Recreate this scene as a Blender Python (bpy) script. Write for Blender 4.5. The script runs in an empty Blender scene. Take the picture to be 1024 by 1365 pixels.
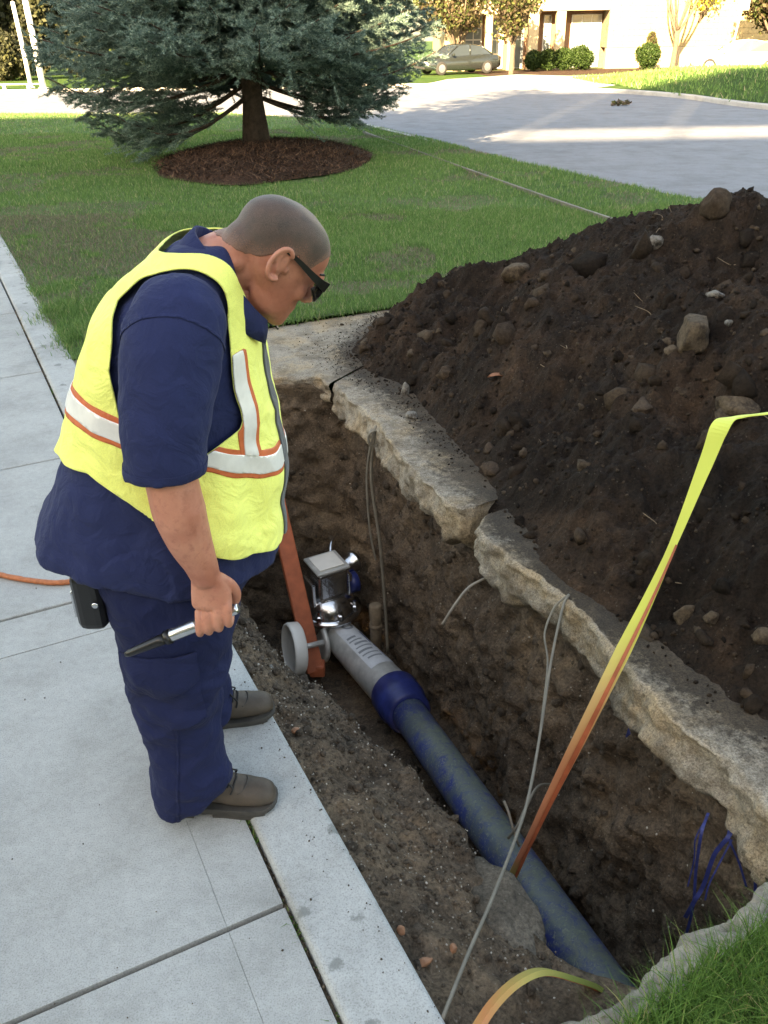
import bpy, bmesh, math, random
import numpy as np
from mathutils import Vector, Matrix, Quaternion
from mathutils.bvhtree import BVHTree

# ------------------------------------------------------------------ camera, sky, sun, exposure
SC = bpy.context.scene
COL = SC.collection
CAM_H = 1.85
PITCH, ROLL = math.radians(29.6), math.radians(1.0)
cd = bpy.data.cameras.new('camera')
cam = bpy.data.objects.new('camera', cd)
COL.objects.link(cam)
cd.sensor_fit = 'VERTICAL'
cd.sensor_height = 36.0
cd.lens = 1158.0 / 1365.0 * 36.0
cd.clip_start, cd.clip_end = 0.05, 1500.0
_fw = Vector((0, math.cos(PITCH), -math.sin(PITCH)))
_rt = Vector((1, 0, 0))
_up = _rt.cross(_fw)
_r = _rt * math.cos(ROLL) - _up * math.sin(ROLL)
_u = _rt * math.sin(ROLL) + _up * math.cos(ROLL)
cam.matrix_world = Matrix(((_r.x, _u.x, -_fw.x, 0), (_r.y, _u.y, -_fw.y, 0), (_r.z, _u.z, -_fw.z, CAM_H), (0, 0, 0, 1)))
SC.camera = cam

SUN_EL = math.radians(22.0)
SUN_TO = Vector((0.35, 0.937, 0))            # horizontal travel direction of the sunlight
SC.world = bpy.data.worlds.new('World')
SC.world.use_nodes = True
wn = SC.world.node_tree
sky = wn.nodes.new('ShaderNodeTexSky')
sky.sky_type = 'NISHITA'
sky.sun_disc = False
sky.sun_elevation = SUN_EL
sky.sun_rotation = math.atan2(-SUN_TO.x, -SUN_TO.y)
sky.air_density, sky.dust_density, sky.ozone_density = 1.0, 1.5, 1.0
wn.links.new(sky.outputs[0], wn.nodes['Background'].inputs[0])
wn.nodes['Background'].inputs[1].default_value = 0.06
sl = bpy.data.lights.new('sun', 'SUN')
sl.energy, sl.angle, sl.color = 3.4, math.radians(0.5), (1.0, 0.86, 0.66)
sun = bpy.data.objects.new('sun', sl)
COL.objects.link(sun)
sun.location = (-15, -40, 30)
sun.rotation_euler = (SUN_TO * math.cos(SUN_EL) + Vector((0, 0, -math.sin(SUN_EL)))).to_track_quat('-Z', 'Y').to_euler()
SC.view_settings.view_transform = 'Standard'
SC.view_settings.look = 'None'
SC.view_settings.gamma = 1.0
SC.view_settings.use_curve_mapping = False
SC.view_settings.exposure = 3.82
SC.view_settings.use_white_balance = True       # the phone's automatic white balance in the shade
SC.view_settings.white_balance_temperature = 9700
SC.render.engine = 'CYCLES'
SC.cycles.use_denoising = True
SC.cycles.max_bounces = 8
SC.cycles.transparent_max_bounces = 8

# ------------------------------------------------------------------ numeric helpers
def vnoise(P, seed=0):
    P = np.asarray(P, float)
    i = np.floor(P).astype(np.int64)
    f = P - i
    f = f * f * f * (f * (f * 6 - 15) + 10)
    out = np.zeros(len(P))
    for dx in (0, 1):
        for dy in (0, 1):
            for dz in (0, 1):
                h = (i[:, 0] + dx) * 374761393 + (i[:, 1] + dy) * 668265263 + (i[:, 2] + dz) * 2147483629 + seed * 974711
                h = (h ^ (h >> 13)) * 1274126177 & 0x7fffffff
                h = ((h ^ (h >> 16)) * 2246822519) & 0x7fffffff
                v = h / 0x3fffffff - 1.0
                w = (f[:, 0] if dx else 1 - f[:, 0]) * (f[:, 1] if dy else 1 - f[:, 1]) * (f[:, 2] if dz else 1 - f[:, 2])
                out += v * w
    return out

def fbm(P, scale=1.0, octv=4, seed=0, gain=0.5):
    P = np.asarray(P, float) * scale
    a, s, n = 1.0, np.zeros(len(P)), 0.0
    for k in range(octv):
        s += a * vnoise(P * (2.03 ** k) + 17.3 * k, seed + k)
        n += a
        a *= gain
    return s / n

def worley(P, scale, seed=0):
    """distance to the nearest scattered cell point"""
    P = np.asarray(P, float) * scale
    i = np.floor(P).astype(np.int64)
    best = np.full(len(P), 9.0)
    for dx in (-1, 0, 1):
        for dy in (-1, 0, 1):
            for dz in (-1, 0, 1):
                c = i + (dx, dy, dz)
                q = c.astype(float)
                for k in range(3):
                    h = c[:, 0] * 374761393 + c[:, 1] * 668265263 + c[:, 2] * 2147483629 + (seed * 7 + k) * 974711
                    h = (h ^ (h >> 13)) * 1274126177 & 0x7fffffff
                    h = ((h ^ (h >> 16)) * 2246822519) & 0x7fffffff
                    q[:, k] += h / 0x7fffffff
                best = np.minimum(best, np.sum((P - q) ** 2, 1))
    return np.sqrt(best)

def G(y):                                     # the land falls gently away from y = 6 on
    return -0.018 * np.maximum(0, np.asarray(y, float) - 6)

def smooth(a, b, x):
    t = np.clip((x - a) / (b - a), 0, 1)
    return t * t * (3 - 2 * t)

def resample(pts, step):
    pts = np.asarray(pts, float)
    d = np.r_[0, np.cumsum(np.linalg.norm(np.diff(pts[:, :2], axis=0), axis=1))]
    n = max(2, int(d[-1] / step) + 1)
    t = np.linspace(0, d[-1], n)
    return np.stack([np.interp(t, d, pts[:, k]) for k in range(pts.shape[1])], 1)

def spline(pts, per=8):                       # Catmull-Rom
    pts = np.asarray(pts, float)
    P = np.vstack([2 * pts[0] - pts[1], pts, 2 * pts[-1] - pts[-2]])
    out = []
    for i in range(1, len(P) - 2):
        for t in np.linspace(0, 1, per, endpoint=False):
            a, b, c, d = P[i - 1], P[i], P[i + 1], P[i + 2]
            out.append(0.5 * (2 * b + (c - a) * t + (2 * a - 5 * b + 4 * c - d) * t * t + (3 * b - a - 3 * c + d) * t ** 3))
    out.append(pts[-1])
    return np.array(out)

# ------------------------------------------------------------------ object helpers
def mesh(name, V, F, m=None, smooth_=False):
    V = np.asarray(V, np.float32)
    me = bpy.data.meshes.new(name)
    if isinstance(F, np.ndarray):
        k = F.shape[1]
        me.vertices.add(len(V)); me.vertices.foreach_set('co', V.ravel())
        me.loops.add(F.size); me.loops.foreach_set('vertex_index', F.astype(np.int32).ravel())
        me.polygons.add(len(F))
        me.polygons.foreach_set('loop_start', np.arange(0, F.size, k, dtype=np.int32))
        me.polygons.foreach_set('loop_total', np.full(len(F), k, np.int32))
        me.update(calc_edges=True)
    else:
        me.from_pydata([tuple(map(float, v)) for v in V], [], [tuple(map(int, f)) for f in F])
        me.update()
    me.validate()
    if smooth_:
        me.polygons.foreach_set('use_smooth', [True] * len(me.polygons))
    if m is not None:
        me.materials.append(m)
    return me

def wloc(o):
    v = Vector((0, 0, 0))
    while o is not None:
        v += o.location
        o = o.parent
    return v

def link(name, me, parent=None):
    o = bpy.data.objects.new(name, me)
    COL.objects.link(o)
    o.parent = parent
    return o

def obj(name, V, F, m, parent=None, smooth_=False, local=False):
    """one mesh object; V in world metres unless local"""
    V = np.asarray(V, float)
    if parent is not None and not local:
        V = V - np.array(wloc(parent))
    return link(name, mesh(name, V, F, m, smooth_), parent)

def tag(o, label=None, cat=None, group=None, kind=None):
    if label: o['label'] = label
    if cat: o['category'] = cat
    if group: o['group'] = group
    if kind: o['kind'] = kind
    return o

def thing(name, loc, label, cat, group=None):
    o = bpy.data.objects.new(name, None)
    o.empty_display_size = 0.1
    COL.objects.link(o)
    o.location = loc
    return tag(o, label, cat, group)

def struct(name, V, F, m, smooth_=False):
    return tag(obj(name, V, F, m, None, smooth_), kind='structure')

def cat_(parts):
    VV, FF, n = [], [], 0
    for V, F in parts:
        V = np.asarray(V, float)
        VV.append(V)
        FF += [tuple(int(i) + n for i in f) for f in F]
        n += len(V)
    return np.vstack(VV), FF

def boxm(x0, x1, y0, y1, z0, z1):
    V = [(x, y, z) for z in (z0, z1) for y in (y0, y1) for x in (x0, x1)]
    return np.array(V, float), [(0, 2, 3, 1), (4, 5, 7, 6), (0, 1, 5, 4), (2, 6, 7, 3), (0, 4, 6, 2), (1, 3, 7, 5)]

def bevelled(V, F, w, seg=2):
    bm = bmesh.new()
    vs = [bm.verts.new(v) for v in V]
    for f in F:
        bm.faces.new([vs[i] for i in f])
    bmesh.ops.recalc_face_normals(bm, faces=bm.faces)
    bmesh.ops.bevel(bm, geom=bm.edges[:], offset=w, segments=seg, affect='EDGES', profile=0.5, clamp_overlap=True)
    bm.verts.index_update()
    Vn = np.array([v.co[:] for v in bm.verts])
    Fn = [tuple(v.index for v in f.verts) for f in bm.faces]
    bm.free()
    return Vn, Fn

def bbox(x0, x1, y0, y1, z0, z1, w=0.01, seg=2):
    return bevelled(*boxm(x0, x1, y0, y1, z0, z1), w, seg)

def grid(n, m, wrap=False, flip=False):
    F = []
    for i in range(n - 1):
        for j in range(m if wrap else m - 1):
            a, b = i * m + j, i * m + (j + 1) % m
            q = (a, b, b + m, a + m)
            F.append(q[::-1] if flip else q)
    return F

def rings(R, caps=True):
    """R: list of (n,3) rings"""
    n = len(R[0])
    V = np.vstack(R)
    F = grid(len(R), n, True)
    if caps:
        F.append(tuple(range(n))[::-1])
        F.append(tuple((len(R) - 1) * n + k for k in range(n)))
    return V, F

def frames(P):
    P = np.asarray(P, float)
    T = np.gradient(P, axis=0)
    T /= np.linalg.norm(T, axis=1)[:, None] + 1e-12
    ref = np.array([0, 0, 1.0]) if abs(T[0, 2]) < 0.9 else np.array([1.0, 0, 0])
    U = []
    u = np.cross(T[0], ref); u /= np.linalg.norm(u)
    for t in T:
        u = u - t * (u @ t); u /= np.linalg.norm(u)
        U.append(u.copy())
    U = np.array(U)
    return T, U, np.cross(T, U)

def tube(P, r, n=8, caps=True):
    P = np.asarray(P, float)
    r = np.broadcast_to(np.asarray(r, float), (len(P),))
    T, U, W = frames(P)
    a = np.linspace(0, 2 * math.pi, n, endpoint=False)
    R = [P[i] + r[i] * (np.cos(a)[:, None] * U[i] + np.sin(a)[:, None] * W[i]) for i in range(len(P))]
    return rings(R, caps)

def ribbon(P, w, side, th=0.0025):
    """flat band: path P, widths w, side vectors"""
    P = np.asarray(P, float); S = np.asarray(side, float)
    S = np.broadcast_to(S, P.shape).copy()
    T, _, _ = frames(P)
    S -= T * np.sum(S * T, 1)[:, None]
    S /= np.linalg.norm(S, axis=1)[:, None]
    N = np.cross(T, S)
    w = np.broadcast_to(np.asarray(w, float), (len(P),))[:, None]
    R = [np.array([P[i] - S[i] * w[i] / 2 - N[i] * th / 2, P[i] + S[i] * w[i] / 2 - N[i] * th / 2,
                   P[i] + S[i] * w[i] / 2 + N[i] * th / 2, P[i] - S[i] * w[i] / 2 + N[i] * th / 2]) for i in range(len(P))]
    return rings(R)

def lathe(prof, n=24, axis_o=(0, 0, 0), axis_d=(0, 0, 1), caps=True):
    """prof: list of (dist along axis, radius)"""
    d = np.asarray(axis_d, float); d /= np.linalg.norm(d)
    ref = np.array([0, 0, 1.0]) if abs(d[2]) < 0.9 else np.array([1.0, 0, 0])
    u = np.cross(d, ref); u /= np.linalg.norm(u)
    w = np.cross(d, u)
    a = np.linspace(0, 2 * math.pi, n, endpoint=False)
    o = np.asarray(axis_o, float)
    R = [o + d * h + r * (np.cos(a)[:, None] * u + np.sin(a)[:, None] * w) for h, r in prof]
    return rings(R, caps)

def sect(c, u, v, ru, rv, n=32, e=2.0):
    a = np.linspace(0, 2 * math.pi, n, endpoint=False)
    cu, sv = np.cos(a), np.sin(a)
    x = np.sign(cu) * np.abs(cu) ** (2 / e); y = np.sign(sv) * np.abs(sv) ** (2 / e)
    return np.asarray(c, float) + np.outer(x * ru, u) + np.outer(y * rv, v)

def ellipsoid(c, r, n=16, m=10, M=None):
    V, F = [], []
    for i in range(m + 1):
        t = math.pi * i / m
        for j in range(n):
            a = 2 * math.pi * j / n
            V.append((math.sin(t) * math.cos(a), math.sin(t) * math.sin(a), -math.cos(t)))
    V = np.array(V) * np.asarray(r, float)
    if M is not None: V = V @ np.asarray(M, float).T
    return V + np.asarray(c, float), grid(m + 1, n, True)

_ico = {}
def ico(sub):
    if sub not in _ico:
        bm = bmesh.new()
        bmesh.ops.create_icosphere(bm, subdivisions=sub, radius=1.0)
        bm.verts.index_update()
        _ico[sub] = (np.array([v.co[:] for v in bm.verts]), np.array([[v.index for v in f.verts] for f in bm.faces]))
        bm.free()
    return _ico[sub]

def rotm(rng):
    q = rng.normal(size=4); q /= np.linalg.norm(q)
    return np.array(Quaternion(q).to_matrix())

def scatter_lumps(P, S, rng, sub=1, rough=0.35):
    """many lumpy clods as one vertex/face array pair"""
    B, F = ico(sub)
    vs = []
    for k in range(12):
        d = 1 + rough * fbm(B * 1.3, 1.0, 2, seed=int(rng.integers(9999)))
        vs.append(B * d[:, None])
    VV = np.empty((len(P), len(B), 3))
    for k in range(len(P)):
        sc = S[k] * rng.uniform(0.7, 1.25, 3)
        VV[k] = (vs[k % 12] * sc) @ rotm(rng).T + P[k]
    FF = (F[None] + (np.arange(len(P)) * len(B))[:, None, None]).reshape(-1, 3)
    return VV.reshape(-1, 3), FF

def rock_mesh(seed, size, rough=0.3, sub=3, facets=5):
    rng = np.random.default_rng(seed)
    B, F = ico(sub)
    V = B.copy()
    for k in range(facets):                       # flat broken faces
        d = rng.normal(size=3); d /= np.linalg.norm(d)
        h = rng.uniform(0.55, 0.85)
        s = V @ d
        V = V - np.outer(np.maximum(0, s - h) * 0.9, d)
    V *= (1 + rough * fbm(V, 1.2, 3, seed=seed) + .10 * (.5 - worley(V, 2.6, seed)))[:, None]
    return V * np.asarray(size), F

def remesh(parts, voxel, smooth_it=4, lam=0.5):
    V, F = cat_(parts)
    me = mesh('tmp', V, F)
    o = bpy.data.objects.new('tmp', me)
    COL.objects.link(o)
    md = o.modifiers.new('r', 'REMESH')
    md.mode = 'VOXEL'; md.voxel_size = voxel; md.adaptivity = 0
    dg = bpy.context.evaluated_depsgraph_get()
    ev = o.evaluated_get(dg).to_mesh()
    n = len(ev.vertices)
    Vn = np.empty(n * 3, np.float32); ev.vertices.foreach_get('co', Vn); Vn = Vn.reshape(-1, 3).astype(float)
    ev.calc_loop_triangles()
    T = np.empty(len(ev.loop_triangles) * 3, np.int32); ev.loop_triangles.foreach_get('vertices', T); T = T.reshape(-1, 3)
    E = np.empty(len(ev.edges) * 2, np.int32); ev.edges.foreach_get('vertices', E); E = E.reshape(-1, 2)
    bpy.data.objects.remove(o); bpy.data.meshes.remove(me)
    Vn = relax(Vn, E, smooth_it, lam)
    return Vn, T

def relax(V, E, it, lam=0.5, mask=None):
    n = len(V)
    deg = np.bincount(E.ravel(), minlength=n).astype(float)[:, None]
    for _ in range(it):
        S = np.zeros_like(V)
        for k in range(3):
            S[:, k] = np.bincount(E[:, 0], V[E[:, 1], k], n) + np.bincount(E[:, 1], V[E[:, 0], k], n)
        D = S / np.maximum(deg, 1) - V
        V = V + lam * D if mask is None else V + lam * D * mask[:, None]
    return V

def tri_edges(T):
    E = np.sort(np.vstack([T[:, [0, 1]], T[:, [1, 2]], T[:, [2, 0]]]), 1)
    return np.unique(E, axis=0)

def vnormals(V, T):
    n = np.cross(V[T[:, 1]] - V[T[:, 0]], V[T[:, 2]] - V[T[:, 0]])
    N = np.zeros_like(V)
    for k in range(3): np.add.at(N, T[:, k], n)
    return N / (np.linalg.norm(N, axis=1)[:, None] + 1e-12)

def clip(V, T, f, extra=None):
    """keep the part of a triangle mesh where field f > 0; extra: per-vertex arrays to interpolate"""
    V = np.asarray(V); D = np.hstack([V] + ([extra] if extra is not None else []))
    out, idx, tris = [], {}, []
    def keepv(i):
        if i not in idx:
            idx[i] = len(out); out.append(D[i])
        return idx[i]
    def cut(i, j):
        k = (min(i, j), max(i, j), 1)
        if k not in idx:
            a, b = k[0], k[1]
            t = f[a] / (f[a] - f[b])
            idx[k] = len(out); out.append(D[a] + t * (D[b] - D[a]))
        return idx[k]
    pos = f > 0
    s = pos[T].sum(1)
    for t, c in zip(T, s):
        if c == 3: tris.append([keepv(i) for i in t])
        elif c == 1:
            k = [q for q in range(3) if pos[t[q]]][0]
            a, b, d = t[k], t[(k + 1) % 3], t[(k + 2) % 3]
            tris.append([keepv(a), cut(a, b), cut(a, d)])
        elif c == 2:
            k = [q for q in range(3) if not pos[t[q]]][0]
            a, b, d = t[k], t[(k + 1) % 3], t[(k + 2) % 3]
            p, q = cut(a, b), cut(a, d)
            tris.append([keepv(b), keepv(d), q]); tris.append([keepv(b), q, p])
    D2 = np.array(out)
    return D2[:, :3], np.array(tris), (D2[:, 3:] if extra is not None else None)

def shell(V, T, N, off, th):
    """closed thin sheet: offset surface with thickness"""
    A = V + N * (off + th); B = V + N * off
    n = len(V)
    E = np.vstack([T[:, [0, 1]], T[:, [1, 2]], T[:, [2, 0]]])
    key = np.sort(E, 1)
    _, inv, cnt = np.unique(key, axis=0, return_inverse=True, return_counts=True)
    bd = E[cnt[inv.ravel()] == 1]
    side = np.vstack([np.stack([bd[:, 1], bd[:, 0], bd[:, 0] + n], 1), np.stack([bd[:, 1], bd[:, 0] + n, bd[:, 1] + n], 1)])
    return np.vstack([A, B]), np.vstack([T, T[:, ::-1] + n, side])

def poly_sd(P, poly):
    """signed distance to a polygon (positive inside)"""
    P = np.asarray(P, float); poly = np.asarray(poly, float)
    d = np.full(len(P), 1e9); ins = np.zeros(len(P), bool)
    for i in range(len(poly)):
        a, b = poly[i], poly[(i + 1) % len(poly)]
        e = b - a
        t = np.clip(((P - a) @ e) / (e @ e), 0, 1)
        d = np.minimum(d, np.linalg.norm(P - a - t[:, None] * e, axis=1))
        c = ((a[1] > P[:, 1]) != (b[1] > P[:, 1]))
        with np.errstate(divide='ignore', invalid='ignore'):
            xc = a[0] + (P[:, 1] - a[1]) * (b[0] - a[0]) / (b[1] - a[1] if b[1] != a[1] else 1e-12)
        ins ^= c & (P[:, 0] < xc)
    return np.where(ins, d, -d)

# ------------------------------------------------------------------ materials
class NT:
    def __init__(s, name):
        s.m = bpy.data.materials.new(name); s.m.use_nodes = True
        s.t = s.m.node_tree
        s.b = s.t.nodes['Principled BSDF']; s.o = s.t.nodes['Material Output']
    def n(s, kind, **kw):
        nd = s.t.nodes.new('ShaderNode' + kind)
        for k, v in kw.items():
            if k.startswith('i_'):
                key = k[2:].replace('_', ' ')
                nd.inputs[int(key) if key.isdigit() else key].default_value = v
            else: setattr(nd, k, v)
        return nd
    def l(s, a, b): s.t.links.new(a, b)
    def coord(s, which='Object'): return s.n('TexCoord').outputs[which]
    def noise(s, scale, detail=6, rough=0.6, vec=None, dist=0.0):
        nd = s.n('TexNoise'); nd.inputs['Scale'].default_value = scale
        nd.inputs['Detail'].default_value = detail; nd.inputs['Roughness'].default_value = rough
        nd.inputs['Distortion'].default_value = dist
        s.l(vec if vec is not None else s.coord(), nd.inputs['Vector'])
        return nd.outputs['Fac']
    def ramp(s, fac, stops, interp='LINEAR'):
        nd = s.n('ValToRGB'); cr = nd.color_ramp; cr.interpolation = interp
        while len(cr.elements) < len(stops): cr.elements.new(0.5)
        for e, (p, c) in zip(cr.elements, stops):
            e.position = p; e.color = (*c, 1) if len(c) == 3 else c
        s.l(fac, nd.inputs[0]); return nd.outputs[0]
    def mix(s, a, b, fac, mode='MIX'):
        nd = s.n('Mix', data_type='RGBA', blend_type=mode)
        for sock, v in ((nd.inputs[0], fac), (nd.inputs[6], a), (nd.inputs[7], b)):
            if hasattr(v, 'node'): s.l(v, sock)
            else: sock.default_value = (*v, 1) if isinstance(v, tuple) and len(v) == 3 else v
        return nd.outputs[2]
    def math(s, op, a, b=0.0, clamp=False):
        nd = s.n('Math', operation=op, use_clamp=clamp)
        for sock, v in ((nd.inputs[0], a), (nd.inputs[1], b)):
            if hasattr(v, 'node'): s.l(v, sock)
            else: sock.default_value = v
        return nd.outputs[0]
    def bump(s, h, strength=0.5, dist=0.01, normal=None):
        nd = s.n('Bump'); nd.inputs['Strength'].default_value = strength; nd.inputs['Distance'].default_value = dist
        s.l(h, nd.inputs['Height'])
        if normal is not None: s.l(normal, nd.inputs['Normal'])
        return nd.outputs[0]
    def set(s, color=None, rough=None, metal=None, normal=None, **kw):
        for key, v in (('Base Color', color), ('Roughness', rough), ('Metallic', metal), ('Normal', normal)):
            if v is None: continue
            if hasattr(v, 'node'): s.l(v, s.b.inputs[key])
            else: s.b.inputs[key].default_value = (*v, 1) if isinstance(v, tuple) else v
        for k, v in kw.items():
            s.b.inputs[k.replace('_', ' ')].default_value = v
        return s.m

def plain(name, c, rough=0.6, metal=0.0, var=0.15, scale=20, bump=0.15, bscale=80, bdist=0.002, **kw):
    t = NT(name)
    n = t.noise(scale, 5)
    lo = tuple(x * (1 - var) for x in c); hi = tuple(min(1, x * (1 + var)) for x in c)
    col = t.ramp(n, [(0.3, lo), (0.7, hi)])
    return t.set(col, rough, metal, t.bump(t.noise(bscale, 4), bump, bdist), **kw)

def soil(name, cols, speck=(0.42, 0.38, 0.32), bs=1.0, specks=0.5, moist=0.0):
    t = NT(name)
    a = t.noise(2.2, 8, 0.65); b = t.noise(14, 8, 0.7); c = t.noise(90, 5, 0.7)
    col = t.ramp(a, [(0.28, cols[0]), (0.5, cols[1]), (0.72, cols[2])])
    col = t.mix(col, t.ramp(b, [(0.3, (0.42, 0.42, 0.42)), (0.7, (1.5, 1.45, 1.4))]), 0.8, 'MULTIPLY')
    col = t.mix(col, t.ramp(c, [(0.34, (0.40, 0.40, 0.40)), (0.5, (1, 1, 1)), (0.68, (1.7, 1.65, 1.6))]), 0.7, 'MULTIPLY')
    vo = t.n('TexVoronoi'); vo.inputs['Scale'].default_value = 95
    t.l(t.coord(), vo.inputs['Vector'])
    sp = t.ramp(vo.outputs['Color'], [(0.80, (0, 0, 0)), (0.84, (1, 1, 1))])
    dm = t.ramp(vo.outputs['Distance'], [(0.22, (1, 1, 1)), (0.34, (0, 0, 0))])
    f = t.math('MULTIPLY', t.mix((0, 0, 0), sp, dm), specks)
    col = t.mix(col, speck, f)
    nrm = t.bump(c, 0.9 * bs, 0.014)
    nrm = t.bump(b, 0.8 * bs, 0.04, nrm)
    return t.set(col, 0.95, 0, nrm, Specular_IOR_Level=0.2)

def concrete(name, c, dirt=None, dirt_amt=0.5, warm=None, bs=0.4, blot=None, spill=False, agg=0):
    t = NT(name)
    a = t.noise(1.7, 7, 0.6); b = t.noise(40, 6, 0.7); g = t.noise(260, 3, 0.6)
    lo = tuple(x * 0.80 for x in c); hi = tuple(x * 1.12 for x in c)
    col = t.ramp(a, [(0.3, lo), (0.5, c), (0.7, hi)])
    col = t.mix(col, t.ramp(b, [(0.3, (0.86, 0.86, 0.86)), (0.7, (1.1, 1.1, 1.1))]), 0.8, 'MULTIPLY')
    col = t.mix(col, t.ramp(g, [(0.34, (0.55, 0.54, 0.53)), (0.48, (1, 1, 1)), (0.68, (1.16, 1.16, 1.16))]), 0.6, 'MULTIPLY')
    col = t.mix(col, t.ramp(t.noise(5.2, 7, .72), [(.32, (.80, .79, .77)), (.5, (1, 1, 1)), (.7, (1.09, 1.09, 1.09))]), .7, 'MULTIPLY')
    if warm:
        col = t.mix(col, warm, t.math('MULTIPLY', t.ramp(t.noise(3.1, 5, 0.7), [(0.46, (0, 0, 0)), (0.62, (1, 1, 1))]), 0.7))
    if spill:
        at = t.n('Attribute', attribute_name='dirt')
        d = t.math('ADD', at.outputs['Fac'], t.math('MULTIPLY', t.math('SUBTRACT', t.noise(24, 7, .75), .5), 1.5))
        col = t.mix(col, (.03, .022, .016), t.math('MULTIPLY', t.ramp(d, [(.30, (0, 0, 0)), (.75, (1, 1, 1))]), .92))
    if dirt:
        d = t.ramp(t.noise(5.5, 8, 0.72), [(0.5 - dirt_amt * 0.2, (0, 0, 0)), (0.72 - dirt_amt * 0.2, (1, 1, 1))])
        col = t.mix(col, dirt, t.math('MULTIPLY', d, 0.85))
    if spill:
        col = t.mix(col, t.ramp(t.noise(150, 4, .8), [(.36, (.30, .29, .28)), (.5, (.9, .9, .9)), (.66, (1.5, 1.48, 1.44))]), .75, 'MULTIPLY')
    if agg:                                                    # stones showing in the broken face
        vo = t.n('TexVoronoi'); vo.inputs['Scale'].default_value = 48; t.l(t.coord(), vo.inputs['Vector'])
        ac = t.ramp(vo.outputs['Color'], [(.0, (.45, .42, .38)), (.5, (.9, .88, .84)), (1, (1.5, 1.42, 1.3))])
        dm = t.ramp(vo.outputs['Distance'], [(.25, (1, 1, 1)), (.45, (0, 0, 0))])
        col = t.mix(col, t.mix(col, ac, 1.0, 'MULTIPLY'), t.math('MULTIPLY', dm, agg))
    if blot:                                                   # drips
        vo = t.n('TexVoronoi'); vo.inputs['Scale'].default_value = 9.5; t.l(t.coord(), vo.inputs['Vector'])
        wb = t.math('ADD', vo.outputs['Distance'], t.math('MULTIPLY', t.math('SUBTRACT', t.noise(34, 4, .7), .5), .55))
        d = t.math('MULTIPLY', t.ramp(wb, [(.14, (1, 1, 1)), (.22, (0, 0, 0))]), t.ramp(vo.outputs['Color'], [(.30, (0, 0, 0)), (.34, (1, 1, 1))]))
        col = t.mix(col, blot, t.math('MULTIPLY', d, 0.7))
    nrm = t.bump(g, 0.35 * bs, 0.003)
    nrm = t.bump(b, 0.5 * bs, 0.008, nrm)
    return t.set(col, 0.85, 0, nrm, Specular_IOR_Level=0.3)

def leafm(name, stops, trans=0.3, rough=0.6):
    t = NT(name)
    g = t.n('NewGeometry')
    col = t.ramp(g.outputs['Random Per Island'], stops)
    t.set(col, rough, 0, Specular_IOR_Level=0.25)
    tr = t.n('BsdfTranslucent'); t.l(col, tr.inputs['Color'])
    mx = t.n('MixShader'); mx.inputs[0].default_value = trans
    t.l(t.b.outputs[0], mx.inputs[1]); t.l(tr.outputs[0], mx.inputs[2])
    t.l(mx.outputs[0], t.o.inputs['Surface'])
    return t.m

def fabric(name, c, rough=0.85, weave=900, bump=0.25, sheen=0.2, var=0.12):
    t = NT(name)
    n = t.noise(7, 5, 0.6)
    lo = tuple(x * (1 - var) for x in c); hi = tuple(x * (1 + var) for x in c)
    col = t.ramp(n, [(0.3, lo), (0.7, hi)])
    col = t.mix(col, t.ramp(t.noise(500, 2), [(0.35, (0.85, 0.85, 0.85)), (0.65, (1.12, 1.12, 1.12))]), 0.6, 'MULTIPLY')
    nrm = t.bump(t.noise(13, 4, 0.55, dist=1.2), 0.55, 0.022)
    nrm = t.bump(t.noise(weave, 2), bump, 0.0008, nrm)
    return t.set(col, rough, 0, nrm, Sheen_Weight=sheen, Specular_IOR_Level=0.2)

M = {}
M['soil_wall'] = soil('trench soil', [(0.07429, 0.0569, 0.04241), (0.153, 0.1156, 0.08484), (0.2709, 0.2, 0.1354)], bs=1.0, specks=0.5)
M['soil_heap'] = soil('heap soil', [(0.01105, 0.0085, 0.0068), (0.0255, 0.01785, 0.0136), (0.07225, 0.0459, 0.0306)], speck=(0.136, 0.119, 0.09775), specks=0.5)
def clod_mat():
    t = NT('clod soil')
    col = t.ramp(t.n('NewGeometry').outputs['Random Per Island'], [(0, (.012, .009, .007)), (.55, (.032, .023, .017)), (.88, (.06, .043, .031)), (1, (.085, .066, .05))])
    col = t.mix(col, t.ramp(t.noise(45, 6, .75), [(.32, (.4, .4, .4)), (.7, (1.6, 1.55, 1.5))]), .8, 'MULTIPLY')
    return t.set(col, .95, 0, t.bump(t.noise(110, 5, .7), .9, .01), Specular_IOR_Level=.15)
M['clod'] = clod_mat()
M['clod_wall'] = soil('bench clod soil', [(0.0561, 0.04514, 0.03648), (0.1029, 0.0826, 0.06508), (0.187, 0.1489, 0.1134)], specks=0.3)
M['gravel'] = leafm('pale gravel', [(0, (0.14, 0.11, 0.085)), (0.6, (0.26, 0.23, 0.19)), (1, (0.5, 0.46, 0.4))], 0.0, 0.9)
M['slab'] = concrete('pavement concrete', (0.357, 0.3659, 0.357), bs=0.5)
M['kerb'] = concrete('kerb concrete', (0.38, 0.3942, 0.3895), bs=0.6, blot=(0.152, 0.1615, 0.152))
M['broken'] = concrete('broken concrete', (0.33, 0.29, 0.235), dirt=(0.11, 0.085, 0.062), dirt_amt=0.2, warm=(0.40, 0.29, 0.17), bs=1.5, spill=True, agg=.5)
M['edging'] = concrete('edging concrete', (0.1736, 0.1674, 0.144), bs=.5)
M['rim'] = concrete('rim concrete', (0.33, 0.295, 0.245), dirt=(0.14, 0.115, 0.09), dirt_amt=0.25, bs=1.8, agg=.6)
M['asphalt'] = concrete('worn asphalt', (0.1796, 0.1926, 0.2199), bs=0.3)
M['farconc'] = concrete('far concrete', (0.42, 0.41, 0.40), bs=0.2)
M['joint'] = soil('joint soil', [(0.16, 0.13, 0.10), (0.24, 0.19, 0.14), (0.30, 0.24, 0.18)], specks=0.2)
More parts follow.
